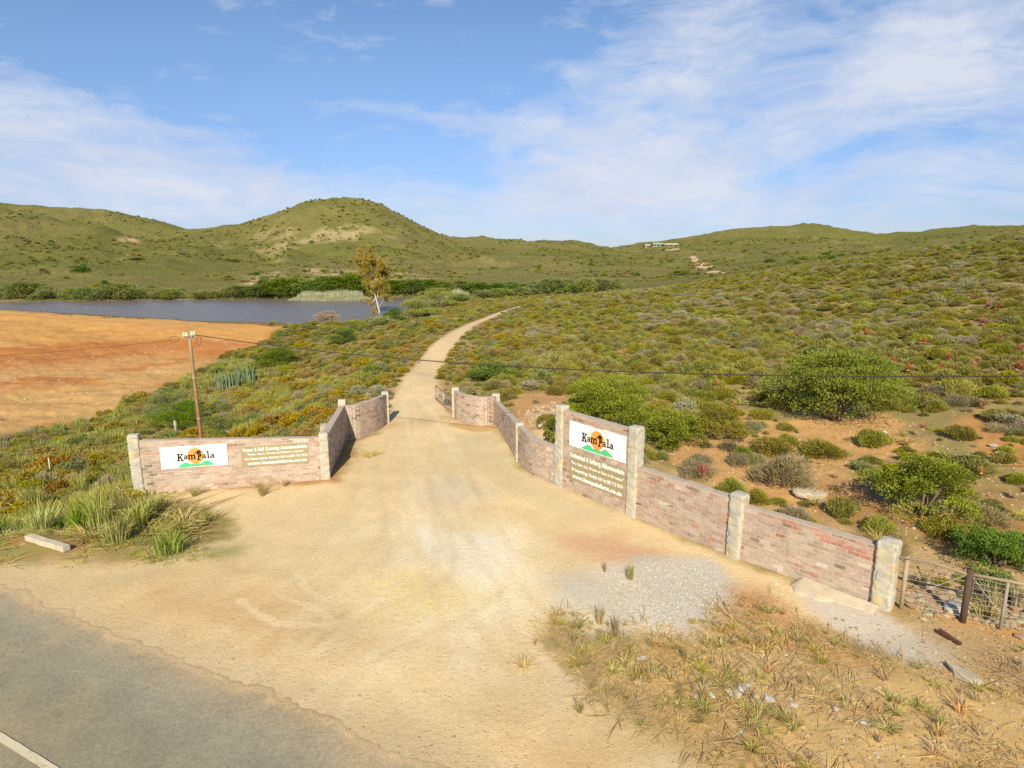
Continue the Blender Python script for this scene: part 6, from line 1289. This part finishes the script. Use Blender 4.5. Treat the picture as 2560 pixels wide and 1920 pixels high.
    P2 = [B_ + (end2 - B_) * u + np.array([0, 0, -1.2 * u * (1 - u)]) for u in np.linspace(0, 1, 30)]; mb = MB(); mb.tube(P2, .012, 5, (.20, .09, .05)); o3 = mb.build('overhead_wire', M_metal, None, True); tag(o3, 'thin overhead wire leaving the pole over the orange field', 'wire')
pole_and_wires()
def post(px, by, ty, r, col, label, lean=(0, 0), name='fence_post'):
    p = Gt(px, by); z = p[2]; h = height_to(p[:2], ty) - z; mb = MB(); mb.tube([(0, 0, -.2), (lean[0] * .5, lean[1] * .5, h * .5), (lean[0], lean[1], h)], [r, r * .97, r * .93], 9, col); mb.tube([(lean[0], lean[1], h), (lean[0], lean[1], h + .01)], r * .8, 9, np.array(col) * 1.2); o = mb.build(name, M_wood, None, True, tuple(p)); return tag(o, label, 'post')
post(441, 1088, 1052, .10, (.36, .33, .26), 'short grey wooden post in front of the dark green bush behind the signboard wall')
post(1385, 1075, 1035, .05, (.30, .27, .20), 'thin post on the orange bank left of the first tall pillar')
post(127, 1190, 1145, .03, (.60, .58, .50), 'thin white stake standing in the grass left of the outer pillar', (.02, 0), 'white_stake')
# fallen concrete marker post
a = Gt(72, 1352); b_ = Gt(168, 1380); mid = (a + b_) / 2; a[2] = float(height(a[0], a[1])); b_[2] = float(height(b_[0], b_[1])); d = b_ - a; d[2] *= .3; L_ = float(np.linalg.norm(d[:2])) ; mb = MB(); n_ = 10
for k in range(n_): mb.box(((k + .5) / n_ * L_ - L_ / 2, 0, .02 * math.sin(k * 1.3) * .3), (L_ / n_ * 1.0, .17, .15), 0, np.array((.52, .46, .33)) * rng.uniform(.95, 1.04), .003)
o = mb.build('concrete_post', M_conc, None, False, (mid[0], mid[1], max(a[2], b_[2], mid[2]) + .10)); o.rotation_euler = (0, -math.atan2(d[2], L_), math.atan2(d[1], d[0])); tag(o, 'whitish concrete post lying fallen in the grass at the left verge', 'post')
# concrete apron along the last wall panel
def apron():
    A_ = g0(1990, 1452); B_ = g0(2190, 1530); nn = unit(np.array([-(B_ - A_)[1], (B_ - A_)[0]])); nn = -nn if nn @ A_ > 0 else nn; V = []; nu, nv = 40, 12
    for i in range(nu + 1):
        for j in range(nv + 1):
            u, v = i / nu, j / nv; wd = (.62 + .5 * (vnoise(np.array([u * 7.]), np.array([3.]))[0] - .5)) * (.35 + .65 * math.sin(math.pi * min(1, u * .8 + .12)) ** .6); p = A_ + (B_ - A_) * u + nn * (wd * v - .12); hgt = .09 * (1 - v) ** 1.1 * min(1, u * 14) + .012 + .045 * (fbm(np.array([p[0]]), np.array([p[1]]), 4., 3, 5)[0] - .5) - .05 * (v > .96); V.append((p[0], p[1], hgt))
    i = np.arange(nu)[:, None]; j = np.arange(nv)[None]; Fc = np.stack([i * (nv + 1) + j, (i + 1) * (nv + 1) + j, (i + 1) * (nv + 1) + j + 1, i * (nv + 1) + j + 1], -1).reshape(-1, 4); V = np.array(V); 
    edge = V[:nv + 1].copy(); edge[:, 2] = -.05; k0 = len(V); V = np.vstack([V, edge]); F2 = np.array([(j, j + 1, k0 + j + 1, k0 + j) for j in range(nv)]); Fc = np.vstack([Fc, F2])
    me = raw_mesh('concrete_apron', V, Fc, [M_conc], {'Col': ('FLOAT_COLOR', np.tile((.57, .48, .33), (len(V), 1)))}, smooth=True); tag(obj('concrete_apron', me), 'rough cement skirt spilling from the foot of the last wall panel', 'apron')
apron()
mb = MB(); p = Gt(2372, 1598); mb.box((0, 0, .04), (.44, .09, .06), 0, (.11, .045, .03), .006); mb.box((.10, 0, .075), (.2, .07, .02), 0, (.14, .06, .04), .004); o = mb.build('plank_offcut', M_wood, None, False, (p[0], p[1], 0.0)); o.rotation_euler = (0, .1, -1.15); tag(o, 'dark reddish plank offcut on the pale rubble near the fence', 'plank')
mb = MB(); p = Gt(1375, 1070); mb.tube([(0, 0, .05), (.35, .25, .22), (.8, .5, .25)], [.09, .08, .06], 7, (.50, .42, .28)); o = mb.build('driftwood_log', M_wood, None, True, (p[0] - .5, p[1], p[2])); tag(o, 'pale log on the rubble bank left of the first tall pillar', 'log')

# ------------------------------------------------------------ distant lodge
def lodge(x0, x1, yb, yt, dist, label, roofcol, seed, chimney=False):
    k = dist / F; cx = (x0 + x1) / 2; base = Gt(cx, yb + 2.5, 900); k = proj(base)[2] / F; w = (x1 - x0) * k; z = base[2] + .5 * k; hh = (yb - yt) * k
    root = thing('lodge_building', label, 'building', (base[0], base[1], z)); root['kind'] = 'thing'; dp = 8.
    mb = MB(); mb.box((0, dp / 2, hh * .22), (w, dp, hh * .56 + 3), 0, (.40, .37, .28)); mb.build('facade', M_conc, root)
    rf = MB(); y0, y1 = -.9, dp + .9; V = [(-w / 2 - .5, y0, hh * .48), (w / 2 + .5, y0, hh * .48), (w / 2 + .5, dp / 2, hh), (-w / 2 - .5, dp / 2, hh), (w / 2 + .5, y1, hh * .48), (-w / 2 - .5, y1, hh * .48)]
    rf.add(V, [(0, 1, 2, 3), (3, 2, 4, 5), (0, 3, 5, 5), (1, 4, 2, 2)], roofcol); rf.build('gabled_top', M_conc, root)
    nwin = max(3, int(w / 4))
    for i in range(nwin): m2 = MB(); m2.box((-w / 2 + w * (i + .5) / nwin, -.06, hh * .20), (w / nwin * .62, .1, hh * .34), 0, (.08, .08, .07)); m2.build('window', M_conc, root)
    if chimney: m2 = MB(); m2.box((w / 2 - 1.2, dp / 2, hh * .95), (1.1, 1.1, hh * .5), 0, (.7, .66, .55)); m2.build('chimney', M_conc, root)
lodge(1632, 1659, 613.5, 605, 640, 'left lodge building with a higher teal roof on the far ridge', (.09, .22, .19), 1)
lodge(1661, 1695, 614, 607, 650, 'right lodge building with a long pale green roof and veranda on the far ridge', (.18, .27, .19), 2, True)
lodge(1612, 1628, 615, 610.5, 640, 'small pale outbuilding at the left end of the far lodge', (.34, .32, .25), 3)
